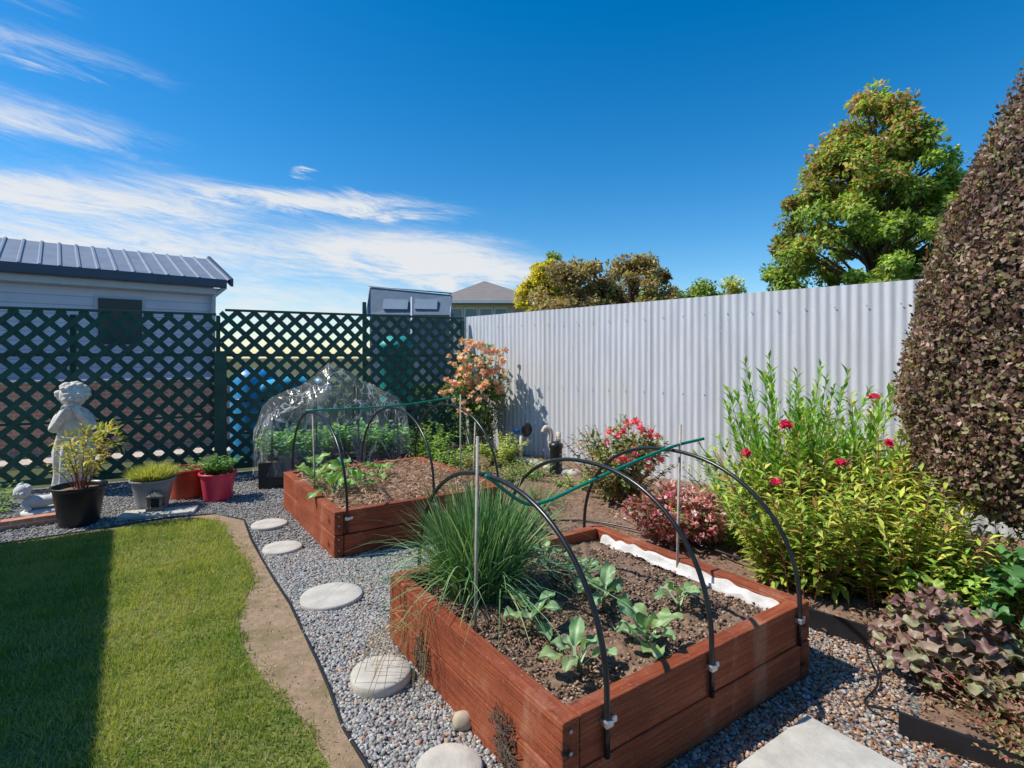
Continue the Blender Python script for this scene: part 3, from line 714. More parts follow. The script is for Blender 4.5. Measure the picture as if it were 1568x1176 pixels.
tree('maple_tree',(10.75,16,0),3.0,9.3,[(0,2.4),(.12,2.85),(.35,2.75),(.55,2.2),(.72,1.55),(.88,.95),(1,.35)],230,240,.15,G1,[.3,.35,.15,.2],.42,(.46,.25,.11),.22)
tree('maple_tree',(14.6,17.5,0),2.5,7.6,[(0,1.6),(.3,2.1),(.7,1.5),(1,.4)],50,240,.17,G1,[.3,.35,.15,.2],.6,None,.2)
BR=[(.42,.27,.14),(.32,.35,.11),(.54,.42,.20),(.20,.15,.09),(.47,.28,.16)]
tree('copper_leaf_tree',(2.1,18,0),1.6,4.60,[(0,1.4),(.5,1.5),(.8,1.1),(1,.5)],80,200,.14,BR,[.25,.25,.2,.15,.15],.38)
tree('copper_leaf_tree',(4.1,18.5,0),1.6,4.85,[(0,1.6),(.5,1.7),(.8,1.25),(1,.6)],95,200,.14,BR,[.25,.3,.15,.15,.15],.38)
tree('yellow_leaf_tree',(1.5,22,0),2,5.4,[(0,1.1),(.6,1.1),(1,.4)],40,200,.16,[(.76,.60,.06),(.56,.52,.08),(.24,.28,.06)],[.5,.32,.18],.42)
tree('green_tree',(2.2,26,0),2,6.3,[(0,1.1),(.6,1.1),(1,.4)],34,200,.19,[(.36,.44,.11),(.26,.34,.09)],[.5,.5],.5)
tree('green_tree',(10.8,30,0),2,5.9,[(0,1.6),(.5,1.3),(1,.4)],36,180,.22,G1,[.3,.3,.2,.2],.6)
tree('yellow_leaf_tree',(12.6,31,0),2,5.7,[(0,1.6),(.6,1.3),(1,.5)],36,180,.22,[(.64,.54,.10),(.30,.36,.10)],[.4,.6],.6)
tree('green_tree',(14.2,28,0),2,6.3,[(0,1.7),(.6,1.5),(1,.6)],40,200,.2,[(.14,.20,.06),(.18,.27,.07)],[.5,.5],.7)
tree('green_tree',(8.6,31,0),2,5.7,[(0,1.8),(.6,1.5),(1,.5)],36,180,.22,G1,[.3,.3,.2,.2],.7)

# ---------------------------------------------------------------- buildings
def boards(name,c,period=.16):
    m,nt,b=newmat(name); v=coords(nt)
    s=nt.nodes.new('ShaderNodeSeparateXYZ'); nt.links.new(v,s.inputs[0])
    fr=nt.nodes.new('ShaderNodeMath'); fr.operation='PINGPONG'; fr.inputs[1].default_value=period/2
    nt.links.new(s.outputs['Z'],fr.inputs[0])
    mu=nt.nodes.new('ShaderNodeMath'); mu.operation='MULTIPLY'; mu.inputs[1].default_value=2/period; nt.links.new(fr.outputs[0],mu.inputs[0])
    col=ramp(nt,mu.outputs[0],[(0,[x*.45 for x in c]),(.12,c),(1,c)])
    col=mixc(nt,.25,col,ramp(nt,noise(nt,v,2.5,6),[(.3,(.3,.3,.3)),(.7,(.7,.7,.7))]),'OVERLAY')
    nt.links.new(col,b.inputs['Base Color']); b.inputs['Roughness'].default_value=.6; bump(nt,b,mu.outputs[0],.5,.02); return m
M_wb=boards('grey_weatherboard',(.54,.58,.68))
M_roofm=plain('blue_grey_roof',(.20,.235,.29),.55,.14,3,0,.05)
M_trim=plain('dark_trim',(.045,.07,.11),.5,.1,5,0)
M_glass=plain('window_glass',(.02,.024,.03),.35,.2,2,0)
M_wtrim=plain('pale_trim',(.45,.50,.57),.5,.08,5,0)
def quadbox(name,pts8,mat,parent):
    F=[(0,3,2,1),(4,5,6,7),(0,1,5,4),(1,2,6,5),(2,3,7,6),(3,0,4,7)]; return pymesh(name,pts8,F,mat,parent=parent)
e=empty('grey_garage',(-5.83,11,0))
ed=np.array((.765,.645)); en=np.array((-.645,.765)); E0=np.array((-5.83,11.0))
Lg=9.0
def gp(a,b): q=E0-ed*a+en*b; return (float(q[0]),float(q[1]))
ag=ang((0,0),ed)
c=gp(Lg/2+.12,2.1+.05); box('walls',(c[0],c[1],1.47),(Lg-.1,3.9,2.94),M_wb,ag,e)
def roofside(b0,b1,z0,z1,nm):
    V=[];F=[]; nr=int(Lg/.26)
    xs=[]
    for i in range(nr+1):
        x=Lg*i/nr; xs+= [(x,0),(x+.02,.028),(x+.05,.028),(x+.07,0)]
    for (x,dz) in xs:
        for b,z in ((b0,z0),(b1,z1)):
            q=gp(x-.1,b); V.append((q[0],q[1],z+dz))
    for i in range(len(xs)-1): F.append((2*i,2*i+2,2*i+3,2*i+1))
    pymesh(nm,V,F,M_roofm,parent=e)
roofside(-.05,2.1,3.06,3.80,'roof_front'); roofside(2.1,4.3,3.80,3.06,'roof_back')
for a_,z1 in ((.17,0),(Lg-.22,0)):
    q=[gp(a_,.2),gp(a_,2.1),gp(a_,4.1)]; q2=[gp(a_+.04,.2),gp(a_+.04,2.1),gp(a_+.04,4.1)]
    V=[(*q[0],2.9),(*q[2],2.9),(*q[1],3.74),(*q2[0],2.9),(*q2[2],2.9),(*q2[1],3.74)]
    pymesh('gable_wall',V,[(0,1,2),(5,4,3),(0,3,4,1),(1,4,5,2),(2,5,3,0)],M_wb,parent=e)
c=gp(Lg/2,-.10); box('gutter',(c[0],c[1],2.98),(Lg,.12,.17),M_trim,ag,e,.02)
c=gp(Lg/2,.02); box('fascia',(c[0],c[1],2.83),(Lg-.2,.03,.12),M_wtrim,ag,e)
for b0,b1,z0,z1 in ((-.08,2.1,3.06,3.83),(2.1,4.3,3.83,3.06)):
    q0=gp(-.08,b0);q1=gp(-.08,b1);q2=gp(-.13,b0);q3=gp(-.13,b1)
    quadbox('barge_board',[(*q0,z0-.12),(*q2,z0-.12),(*q3,z1-.12),(*q1,z1-.12),(*q0,z0+.04),(*q2,z0+.04),(*q3,z1+.04),(*q1,z1+.04)],M_trim,e)
tube('downpipe',[(*gp(.02,-.08),2.92),(*gp(.2,.10),2.72),(*gp(.22,.12),0)],.045,M_wtrim,e)
for a_,wd in ((1.72,.66),(4.15,.8),(6.4,1.2)):
    c=gp(a_,.19); box('window_frame',(c[0],c[1],2.16),(wd+.10,.04,.92),M_wtrim,ag,e)
    c=gp(a_,.16); box('window_glass',(c[0],c[1],2.16),(wd,.03,.84),M_glass,ag,e)
e=empty('neighbour_shed',(-15,17,0))
box('walls',(-17,18,1.9),(8,4,3.8),M_wb,ag,e)
pymesh('roof',[(-21.5,13,4.3),(-13.6,19.0,4.3),(-16.5,22,5.1),(-24,16,5.1),(-21.5,13,4.2),(-13.6,19.0,4.2),(-16.5,22,5.0),(-24,16,5.0)],[(0,1,2,3),(7,6,5,4),(0,4,5,1),(1,5,6,2),(2,6,7,3),(3,7,4,0)],M_roofm,parent=e)

M_tile=boards('concrete_tile_roof',(.25,.215,.19),.18)
M_cream=plain('cream_wall',(.62,.57,.46),.8,.06,2,.1)
def brickmat():
    m,nt,b=newmat('brickwork'); v=coords(nt)
    mp=nt.nodes.new('ShaderNodeTexBrick'); mp.inputs['Color1'].default_value=(.52,.20,.12,1); mp.inputs['Color2'].default_value=(.62,.30,.19,1); mp.inputs['Mortar'].default_value=(.55,.50,.45,1)
    mp.inputs['Scale'].default_value=4.3; mp.inputs['Mortar Size'].default_value=.02
    s=nt.nodes.new('ShaderNodeSeparateXYZ'); c=nt.nodes.new('ShaderNodeCombineXYZ'); nt.links.new(v,s.inputs[0])
    ad=nt.nodes.new('ShaderNodeMath'); nt.links.new(s.outputs[0],ad.inputs[0]); nt.links.new(s.outputs[1],ad.inputs[1])
    nt.links.new(ad.outputs[0],c.inputs[0]); nt.links.new(s.outputs[2],c.inputs[1]); nt.links.new(c.outputs[0],mp.inputs['Vector'])
    nt.links.new(mp.outputs['Color'],b.inputs['Base Color']); b.inputs['Roughness'].default_value=.9; return m
M_brick=brickmat()
e=empty('background_house',(-.5,30,0))
box('walls',(-1.3,32,2.2),(4.6,6,4.4),M_cream,0,e); box('brick_end',(.65,28.9,2.1),(1.1,.3,4.2),M_brick,0,e)
x0,x1,y0,y1=-4.2,1.7,28.4,36
pymesh('hip_roof',[(x0,y0,4.5),(x1,y0,4.5),(x1,y1,4.5),(x0,y1,4.5),(-1.6,31.5,5.95),(-1.0,33,5.95),(x0,y0,4.35),(x1,y0,4.35),(x1,y1,4.35),(x0,y1,4.35)],[(0,1,4),(1,2,5,4),(2,3,5),(3,0,4,5),(6,7,1,0),(7,8,2,1),(8,9,3,2),(9,6,0,3),(9,8,7,6)],M_tile,parent=e)
mcg=plain('curtained_glass',(.22,.27,.27),.3,.2,2,0)
for i in range(4):
    x=-3.0+i*.8; box('window_frame',(x,28.97,3.7),(.74,.06,.95),M_white,0,e); box('window_glass',(x,28.92,3.7),(.58,.05,.75),mcg,0,e)
box('gutter',(-1.25,28.35,4.42),(5.9,.12,.14),M_white,0,e)

e=empty('grey_metal_shed',(-2.4,12,0))
r=plain('shed_metal',(.13,.18,.24),.6,.14,4,0)
box('body',(-2.35,12.9,1.3),(1.75,1.2,2.6),r,-.05,e,.02)
V=[(-3.22,11.9,2.45),(-1.33,11.85,2.43),(-1.36,12.1,2.90),(-3.18,12.15,3.08),(-3.22,12.0,2.40),(-1.33,11.95,2.38),(-1.36,12.2,2.85),(-3.18,12.25,3.02)]
quadbox('tilted_panel',V,r,e)
rl=plain('shed_metal_recess',(.22,.29,.37),.6,.08,4,0)
for x0_,x1_ in ((-2.85,-2.3),(-2.15,-1.65)):
    V=[(x0_,11.93,2.56),(x1_,11.92,2.55),(x1_,12.02,2.76),(x0_,12.03,2.78),(x0_,11.90,2.57),(x1_,11.89,2.56),(x1_,11.99,2.78),(x0_,12.0,2.80)]
    quadbox('recess',V,rl,e)
fr=plain('shed_frame',(.34,.38,.43),.5,.1,4,0)
for x in (-3.2,-1.35): tube('frame',[(x,11.85,0),(x,11.86,2.45),(x,12.14,3.05 if x<-2 else 2.9)],.016,fr,e)
tube('frame_top',[(-3.22,12.14,3.10),(-1.34,12.09,2.93)],.016,fr,e)
tube('antenna_post',[(-1.74,9.4,0),(-1.74,9.4,2.55)],.022,fr)

# own house to the left (casts the lawn shadow)
wall0=np.array((-5.80,4.40)); dv=np.array((.577,-.817))
e=empty('house_at_left',(float(wall0[0]),float(wall0[1]),0))
nl=np.array((-.817,-.577)); Lh=11.; c=wall0+dv*Lh/2+nl*2.4
box('walls',(c[0],c[1],1.4),(Lh-.2,4.2,2.8),M_wb,ang((0,0),dv),e)
def hp(a,b): q=wall0+dv*a+nl*b; return (float(q[0]),float(q[1]))
V=[(*hp(0,0),3.0),(*hp(Lh,0),3.0),(*hp(Lh,4.8),3.0),(*hp(0,4.8),3.0),(*hp(2,2.4),3.6),(*hp(Lh-2,2.4),3.6),(*hp(0,0),2.85),(*hp(Lh,0),2.85),(*hp(Lh,4.8),2.85),(*hp(0,4.8),2.85)]
pymesh('hip_roof',V,[(0,1,5,4),(1,2,5),(2,3,4,5),(3,0,4),(6,7,1,0),(7,8,2,1),(8,9,3,2),(9,6,0,3),(9,8,7,6)],M_roofm,parent=e)
c=wall0+dv*3+nl*.28; box('window_glass',(c[0],c[1],1.6),(1.6,.06,1.1),M_glass,ang((0,0),dv),e)

# things behind the lattice
e=empty('brick_wall',(-6,8,0)); box('courses',(-6.7,8.2,.55),(5.4,.12,1.1),M_brick,math.radians(27),e); box('capping',(-6.7,8.2,1.13),(5.4,.18,.05),M_conc,math.radians(27),e)
def hedge(name,c,s,rz,n,cols,ls):
    P=rng.uniform(-.5,.5,(n,3)); ax=rng.integers(0,3,n); P[np.arange(n),ax]=np.sign(P[np.arange(n),ax]+1e-6)*.5*rng.uniform(.75,1.05,n)
    P=P*np.array(s); P+=.08*np.sin(P[:,[1,2,0]]*7); ca,sa=math.cos(rz),math.sin(rz)
    X=P[:,0]*ca-P[:,1]*sa+c[0]; Y=P[:,0]*sa+P[:,1]*ca+c[1]; P=np.column_stack([X,Y,P[:,2]+c[2]])
    leafobj(name,P,rdir(n),rdir(n)+[0,0,.8],rng.uniform(.7,1.2,n)*ls,rng.uniform(.5,.8,n)*ls,palette(n,cols,j=.35),M_leaf)
hedge('neighbour_hedge',(-2.2,9.6,.5),(3.6,.7,1.0),.3,14000,[(.14,.24,.07),(.24,.36,.10),(.07,.12,.05)],.08)
hedge('neighbour_shrubs',(-7.9,8.1,.55),(1.4,.5,.9),.45,4000,[(.08,.14,.05),(.12,.20,.07),(.04,.07,.03)],.08)
mb=plain('blue_plastic',(.04,.34,.72),.4,.1,4,0)
e=empty('blue_water_barrel',(-3.85,8.1,0))
lathe('barrel',[(.30,0),(.33,.1),(.34,.65),(.33,1.15),(.29,1.30),(.10,1.33),(.001,1.33)],(-3.85,8.1,0),mb,e)
for z in (.42,.88): lathe('rib',[(.335,z-.02),(.355,z),(.335,z+.02)],(-3.85,8.1,0),M_black,e)
tube('blue_tarpaulin_roll',spline([(-3.6,7.75,1.02),(-3.2,7.95,1.10),(-2.8,8.2,1.02)]),[.13]*17,plain('blue_tarp',(.03,.40,.66),.5,.2,8,.4))
e=empty('teal_garden_bin',(-1.9,8.9,0)); 
lathe('bin',[(.26,0),(.30,.9),(.34,.93),(.34,1.0),(.2,1.12),(.001,1.14)],(-1.9,8.9,.72),plain('teal_plastic',(.02,.34,.30),.5,.1,4,0),e,24); box('stand',(-1.9,8.9,.36),(.6,.6,.72),M_bark,.3,e)
box('paved_terrace',(-6,9.2,.03),(9,3,.06),plain('terrace_pavers',(.56,.46,.38),.9,.2,4,.3),math.radians(27))

# ---------------------------------------------------------------- cloche planter
e=empty('plastic_cloche_planter',(-2.2,6.8,0))
A0=np.array((-3.02,6.48)); A1=np.array((-1.42,7.14)); dA=A1-A0; LA_=np.linalg.norm(dA); dA/=LA_; nA=np.array((-dA[1],dA[0])); aA=ang((0,0),dA)
for s in (-1,1):
    c=(A0+A1)/2+nA*s*.38; box('side',(c[0],c[1],.15),(LA_,.03,.30),M_black,aA,e,.004)
    c=(A0+A1)/2+dA*s*(LA_/2-.02); box('end',(c[0],c[1],.15),(.03,.72,.30),M_black,aA,e,.004)
c=(A0+A1)/2; box('soil',(c[0],c[1],.13),(LA_-.06,.72,.24),M_soil,aA,e)
def film():
    m,nt,b=newmat('clear_plastic_film'); b.inputs['Base Color'].default_value=(.93,.94,.95,1); b.inputs['Roughness'].default_value=.15
    def ridge(vec,sc,dist,wd):
        n=noise(nt,vec,sc,3,.45,dist); a=nt.nodes.new('ShaderNodeMath'); a.operation='SUBTRACT'; nt.links.new(n,a.inputs[0]); a.inputs[1].default_value=.5
        q=nt.nodes.new('ShaderNodeMath'); q.operation='ABSOLUTE'; nt.links.new(a.outputs[0],q.inputs[0])
        return ramp(nt,q.outputs[0],[(0,(1,1,1)),(wd,(0,0,0))]),n
    r1,n1_=ridge(coords(nt,'Object',(2.2,2.2,.8)),1.5,.7,.014); r2,_=ridge(coords(nt,'Object',(3,3,1.6)),2.2,.5,.012)
    f=mixc(nt,.5,r1,r2,'ADD'); f=mixc(nt,1,mixc(nt,1,f,(.55,.55,.55),'MULTIPLY'),(.055,.055,.055),'ADD')
    pt=ramp(nt,n1_,[(.52,(0,0,0)),(.75,(.20,.20,.20))]); f=mixc(nt,1,f,pt,'ADD')
    t=nt.nodes.new('ShaderNodeBsdfTransparent'); t.inputs[0].default_value=(.99,.992,.995,1); mx=nt.nodes.new('ShaderNodeMixShader')
    tl=nt.nodes.new('ShaderNodeBsdfTranslucent'); tl.inputs[0].default_value=(.88,.89,.90,1); m2=nt.nodes.new('ShaderNodeMixShader'); m2.inputs[0].default_value=.35
    nt.links.new(b.outputs[0],m2.inputs[1]); nt.links.new(tl.outputs[0],m2.inputs[2])
    nt.links.new(f,mx.inputs[0]); nt.links.new(t.outputs[0],mx.inputs[1]); nt.links.new(m2.outputs[0],mx.inputs[2])
    bump(nt,b,n1_,.8,.05)
    nt.links.new(mx.outputs[0],nt.nodes['Material Output'].inputs['Surface']); return m
M_film=film()
HP=[(0,.62),(.05,.90),(.12,1.03),(.25,1.12),(.37,1.26),(.46,1.44),(.56,1.33),(.70,1.18),(.82,1.08),(.92,.95),(.97,.8),(1,.5)]
nu,nv=120,50; V=[];F=[]
for i in range(nu+1):
    u=i/nu; H=float(np.interp(u,[h[0] for h in HP],[h[1] for h in HP])); endw=1-.55*max(0,1-min(u,1-u)/.12)**2
    for j in range(nv+1):
        q=2*j/nv-1; aq=abs(q)
        if aq<.55: cx=q/.55*.80; zf=1-.30*(aq/.55)**1.2
        else: t_=(aq-.55)/.45; cx=math.copysign(.80+.20*t_,q); zf=.70*(1-t_)
        zz=.20+(H-.20)*zf
        wr=.045*(mnoise.noise(Vector((u*9+q,q*2.2,2))))+.03*(1-2*abs(mnoise.noise(Vector((u*20+q*2.5,q*4,7)))))
        wob=.41*endw+wr*.7
        p=A0+dA*(LA_*(-.04+1.08*u))+nA*(wob*cx)
        V.append((p[0],p[1],zz+wr*.6*zf-.06*(1-zf)))
for i in range(nu):
    for j in range(nv):
        a=i*(nv+1)+j; F.append((a,a+nv+1,a+nv+2,a+1))
pymesh('plastic_cover',V,F,M_film,True,e)
for u in (.08,.36,.64,.92):
    H=float(np.interp(u,[h[0] for h in HP],[h[1] for h in HP]))-.08; q=A0+dA*LA_*u
    tube('hoop',[(q[0]+nA[0]*.33*-math.cos(math.pi*k/14),q[1]+nA[1]*.33*-math.cos(math.pi*k/14),.25+(H-.25)*math.sin(math.pi*k/14)) for k in range(15)],.012,M_black,e)
for k in range(9):
    q=A0+dA*LA_*(.07+.105*k)-nA*random.uniform(-.1,.18)
    s=stemplant('x',(q[0],q[1],.25),22,.50,.20,12,.11,.065,[(.20,.45,.11),(.34,.58,.17),(.11,.27,.07)],up=.3,rooty=.08)
    adopt(s,e)

# ---------------------------------------------------------------- pots
def pot(name,x,y,r,h,mat,taper=.75,rim=.025):
    e=empty(name,(x,y,0)); rb=r*taper
    lathe('body',[(.001,.005),(rb,.005),(rb+.004,.02),(r*.97-.004,h-rim-.012),(r*.97,h-rim),(r*1.04,h-rim),(r*1.05,h),(r*.96,h),(r*.93,h-.03),(r*.90,h-.06)],(x,y,.004),mat,e)
    lathe('potting_soil',[(r*.92,h-.045),(r*.5,h-.035),(.001,h-.03)],(x,y,.004),M_soil,e); return e
NC=[(.68,.62,.10),(.50,.54,.10),(.33,.43,.09),(.66,.40,.12)]
e=pot('black_plant_pot',-3.89,4.86,.20,.35,M_black,.72)
adopt(stemplant('x',(-3.87,4.86,.3),20,.58,.24,15,.08,.030,NC,up=.3,rooty=.05,stemmat=redstem,bare=.35,stemr=.005),e)
cloud(e,(-3.80,4.84,.72),(.26,.2,.15),14,22,.07,.075,.026,NC,None,.1)
e=pot('grey_plant_pot',-3.56,5.36,.19,.30,plain('grey_glaze',(.28,.29,.30),.5,.15,10,.1),.66)
n=2200; a=rng.uniform(0,6.28,n); r=rng.uniform(0,1,n)**.5
P=np.column_stack([-3.56+.12*r*np.cos(a),5.36+.12*r*np.sin(a),np.full(n,.28)]); D=np.column_stack([np.cos(a)*r*.9,np.sin(a)*r*.9,1.1-.4*r])+rdir(n)*.2
leafobj('grassy_tuft',P,D,rdir(n),rng.uniform(.10,.2,n),.008,palette(n,[(.52,.54,.13),(.40,.46,.10),(.64,.60,.22)]),M_leaf,e)
e=pot('rust_red_plant_pot',-3.48,5.83,.20,.31,plain('rust_glaze',(.50,.06,.025),.4,.2,8,.1),.85)
adopt(stemplant('x',(-3.48,5.83,.25),14,.15,.1,6,.05,.02,GRN,up=.3,rooty=.05),e)
e=pot('pink_red_plant_pot',-3.10,5.70,.175,.29,plain('cherry_plastic',(.74,.05,.10),.35,.1,8,0),.74)
adopt(stemplant('x',(-3.10,5.70,.25),50,.26,.17,14,.06,.036,[(.16,.34,.08),(.25,.45,.12),(.09,.22,.06)],up=.3,rooty=.08),e)
box('stone_slab',(-3.36,5.15,.02),(.62,.24,.035),M_conc,.35,bevel=.008)
e=empty('garden_lantern',(-3.42,5.2,.04)); ml=plain('lantern_stone',(.22,.19,.14),.9,.3,15,.4)
box('base',(-3.42,5.2,.055),(.14,.14,.03),ml,.3,e,.004)
for dx in (-1,1):
    for dy in (-1,1):
        a=.3; X=dx*.05*math.cos(a)-dy*.05*math.sin(a); Y=dx*.05*math.sin(a)+dy*.05*math.cos(a)
        box('pillar',(-3.42+X,5.2+Y,.115),(.02,.02,.09),ml,.3,e)
box('glass',(-3.42,5.2,.115),(.075,.075,.09),M_glass,.3,e)
o=lathe('roof',[(.10,.16),(.10,.175),(.03,.21),(.001,.215)],(-3.42,5.2,0),ml,e,4,False); o.rotation_euler=(0,0,.3+math.pi/4)
e=empty('brick_border',(-4.4,4.75,0))
for i in range(7):
    a=ang((-4.75,4.42),(-4.02,5.02)); t=i/6; box('brick',(-4.75+.73*t,4.42+.60*t,.045+random.uniform(-.005,.005)),(.10,.20,.08),M_brick,a+random.uniform(-.05,.05)+math.pi/2,e,.006)
stemplant('low_green_plant',(-4.78,4.80,.03),36,.16,.16,14,.045,.026,GRN,up=.3,rooty=.14)
stemplant('low_green_plant',(-5.15,5.25,.03),40,.3,.2,16,.06,.03,GRN,up=.3,rooty=.16)

# ---------------------------------------------------------------- statue
def skin(name,verts,edges,radii,mat,parent,loc,rz=0,root=0,sc=1):
    me=bpy.data.meshes.new(name); me.from_pydata(verts,edges,[]); o=bpy.data.objects.new(name,me); COL.objects.link(o)
    m=o.modifiers.new('skin','SKIN'); 
    if not me.skin_vertices: me.skin_vertices.new()
    for i,r in enumerate(radii): me.skin_vertices[0].data[i].radius=(r,r) if not hasattr(r,'__len__') else r
    me.skin_vertices[0].data[root].use_root=True
    s=o.modifiers.new('sub','SUBSURF'); s.levels=2; s.render_levels=2
    me.materials.append(mat); o.location=loc; o.rotation_euler=(0,0,rz); o.scale=(sc,)*3
    m.use_smooth_shade=True
    if parent: par(o,parent)
    return o
SX,SY=-4.82,5.95
e=empty('stone_cherub_statue',(SX,SY,0)); rz=.55
V=[(0,0,.60),(0,.0,.74),(0,.0,.87),(0,-.02,.96),(0,-.035,1.00),
   (.12,0,.87),(.175,-.07,.70),(.06,-.19,.90),(.03,-.17,.97),
   (-.12,0,.87),(-.175,-.07,.70),(-.06,-.19,.90),(-.03,-.17,.97),
   (.075,0,.56),(.09,-.08,.36),(.07,0,.16),(.07,-.08,.12),
   (-.075,0,.56),(-.07,-.03,.36),(-.07,0,.16),(-.07,-.08,.12)]
E=[(0,1),(1,2),(2,3),(3,4),(2,5),(5,6),(6,7),(7,8),(2,9),(9,10),(10,11),(11,12),(0,13),(13,14),(14,15),(15,16),(0,17),(17,18),(18,19),(19,20)]
Rr=[.13,.125,.12,.06,.055,.062,.05,.04,.034,.062,.05,.04,.034,.085,.068,.048,.034,.085,.068,.048,.034]
skin('body',V,E,Rr,M_statue,e,(SX,SY,0),rz)
def loc(x,y,z): return (SX+x*math.cos(rz)-y*math.sin(rz),SY+x*math.sin(rz)+y*math.cos(rz),z)
def ball_o(name,c,r,sc,mat,parent,wob=0,seg=20):
    pr=[(max(.001,r*math.sin(math.pi*i/12)),-r*math.cos(math.pi*i/12)) for i in range(13)]
    o=lathe(name,pr,c,mat,parent,seg); o.scale=sc; return o
ball_o('head',loc(0,-.06,1.08),.125,(.95,1.0,1.08),M_statue,e)
ball_o('nose',loc(0,-.188,1.06),.018,(.8,1.2,1.3),M_statue,e); ball_o('chin',loc(0,-.155,.99),.03,(1,1,.8),M_statue,e)
for s in (-1,1):
    ball_o('cheek',loc(s*.05,-.145,1.045),.038,(1,1,1),M_statue,e); ball_o('brow',loc(s*.045,-.165,1.105),.028,(1.2,.7,.5),M_statue,e); ball_o('ear',loc(s*.12,-.05,1.07),.027,(.6,1,1.3),M_statue,e)
    for k in range(4):
        tube('finger',[loc(s*(.045+.012*k),-.185,.93+.004*k),loc(s*(.040+.010*k),-.192,.965+.004*k),loc(s*(.034+.009*k),-.182,.995-.003*k)],[.010,.009,.006],M_statue,e,6)
    tube('thumb',[loc(s*.040,-.195,.915),loc(s*.018,-.20,.94),loc(s*.010,-.19,.965)],[.011,.010,.007],M_statue,e,6)
for i in range(90):
    d=rdir(1)[0]
    if d[2]<-.2 or (d[1]<-.35 and d[2]<.45): continue
    ball_o('hair_curl',loc(d[0]*.128,-.055+d[1]*.125,1.09+d[2]*.125),random.uniform(.024,.04),(1,1,.8),M_statue,e,seg=10)
V=[];F=[];sg=60;pr=[(.14,.68),(.165,.60),(.18,.50),(.175,.38),(.165,.28),(.17,.16)]
for i,(r,z) in enumerate(pr):
    for k in range(sg):
        a=2*math.pi*k/sg; rr=r*(1+.12*(.3+i/5)*math.sin(a*9+i*.4)+.05*math.sin(a*4+i)); V.append(loc(rr*math.cos(a)*1.0,rr*math.sin(a)*.8,z+(.05*math.sin(a+1) if i else .03*math.sin(a))))
for i in range(len(pr)-1):
    for k in range(sg): F.append((i*sg+k,i*sg+(k+1)%sg,(i+1)*sg+(k+1)%sg,(i+1)*sg+k))
pymesh('drapery',V,F,M_statue,True,e)
lathe('plinth',[(.001,.0),(.20,0),(.20,.05),(.17,.07),(.165,.11),(.18,.13),(.001,.13)],(SX,SY,0),M_statue,e,24)
sx,sy=-4.52,5.22; e=empty('small_cherub_ornament',(sx,sy,0))
Mp=plain('pale_plaster',(.62,.62,.60),.8,.12,12,.3)
skin('body',[(0,0,.10),(-.08,0,.12),(-.14,-.01,.16),(.08,-.03,.13),(.15,-.02,.06),(-.13,-.06,.09),(-.07,-.10,.06),(.07,.05,.12),(.13,.07,.05)],[(0,1),(1,2),(0,3),(3,4),(1,5),(5,6),(0,7),(7,8)],[.07,.065,.035,.045,.025,.03,.02,.045,.025],Mp,e,(sx,sy,0),.5)
ball_o('head',(sx-.12,sy-.10,.225),.066,(1,1,1.05),Mp,e); ball_o('nose',(sx-.10,sy-.166,.22),.012,(1,1,1),Mp,e)
for s in (-1,1): ball_o('cheek',(sx-.105+s*.03,sy-.148,.213),.022,(1,1,1),Mp,e)
for i in range(30):
    d=rdir(1)[0]; d[2]=abs(d[2]); d[1]=abs(d[1])*.8-.1; ball_o('hair_curl',(sx-.12+d[0]*.062,sy-.09+d[1]*.062,.235+d[2]*.062),.018,(1,1,1),Mp,e,seg=8)
lathe('base',[(.001,0),(.17,0),(.17,.03),(.14,.05),(.001,.05)],(sx,sy,0),Mp,e,20)

# ---------------------------------------------------------------- irrigation bits
e=empty('irrigation_standpipe',(.53,6.5,0)); Mb=plain('beige_pipe',(.58,.50,.38),.6,.1,8,0)
lathe('black_housing',[(.001,.02),(.085,.02),(.085,.10),(.075,.12),(.075,.36),(.085,.38),(.085,.42),(.04,.45),(.001,.45)],(.53,6.5,.04),M_black,e,20)
tube('pipe',spline([(.47,6.5,.46),(.47,6.5,.60),(.41,6.5,.66),(.37,6.5,.60)]),.028,Mb,e); tube('pipe_stub',[(.56,6.5,.45),(.56,6.5,.60)],.03,Mb,e)
e=empty('garden_tap',(.12,7.2,0)); tube('riser',[(.12,7.25,.05),(.12,7.25,.45)],.02,Mb,e)
o=lathe('black_hose_wheel',[(.001,-.02),(.08,-.02),(.095,0),(.08,.02),(.001,.02)],(.20,7.3,.52),M_black,e,24); o.rotation_euler=(math.pi/2,0,.7)
ball_o('blue_tap_head',(.06,7.3,.50),.045,(1,.6,1),plain('blue_tap',(.03,.15,.45),.4,.1,8,0),e)
e=empty('border_rocks',(.2,7,0))
for i in range(9):
    x=.02+i*.09; y=7.35-i*.13+random.uniform(-.1,.1)
    ball_o('rock',(x,y,.12),random.uniform(.05,.09),(1.1,.8,.7),M_conc,e,seg=9)

# ---------------------------------------------------------------- camera
cam=bpy.data.cameras.new('camera'); co=bpy.data.objects.new('camera',cam); COL.objects.link(co)
co.location=(0,0,HC); co.rotation_euler=(math.pi/2,0,0); cam.sensor_width=36; cam.lens=19.01; cam.shift_y=-.026
cam.clip_start=.05; cam.clip_end=2000; scene.camera=co

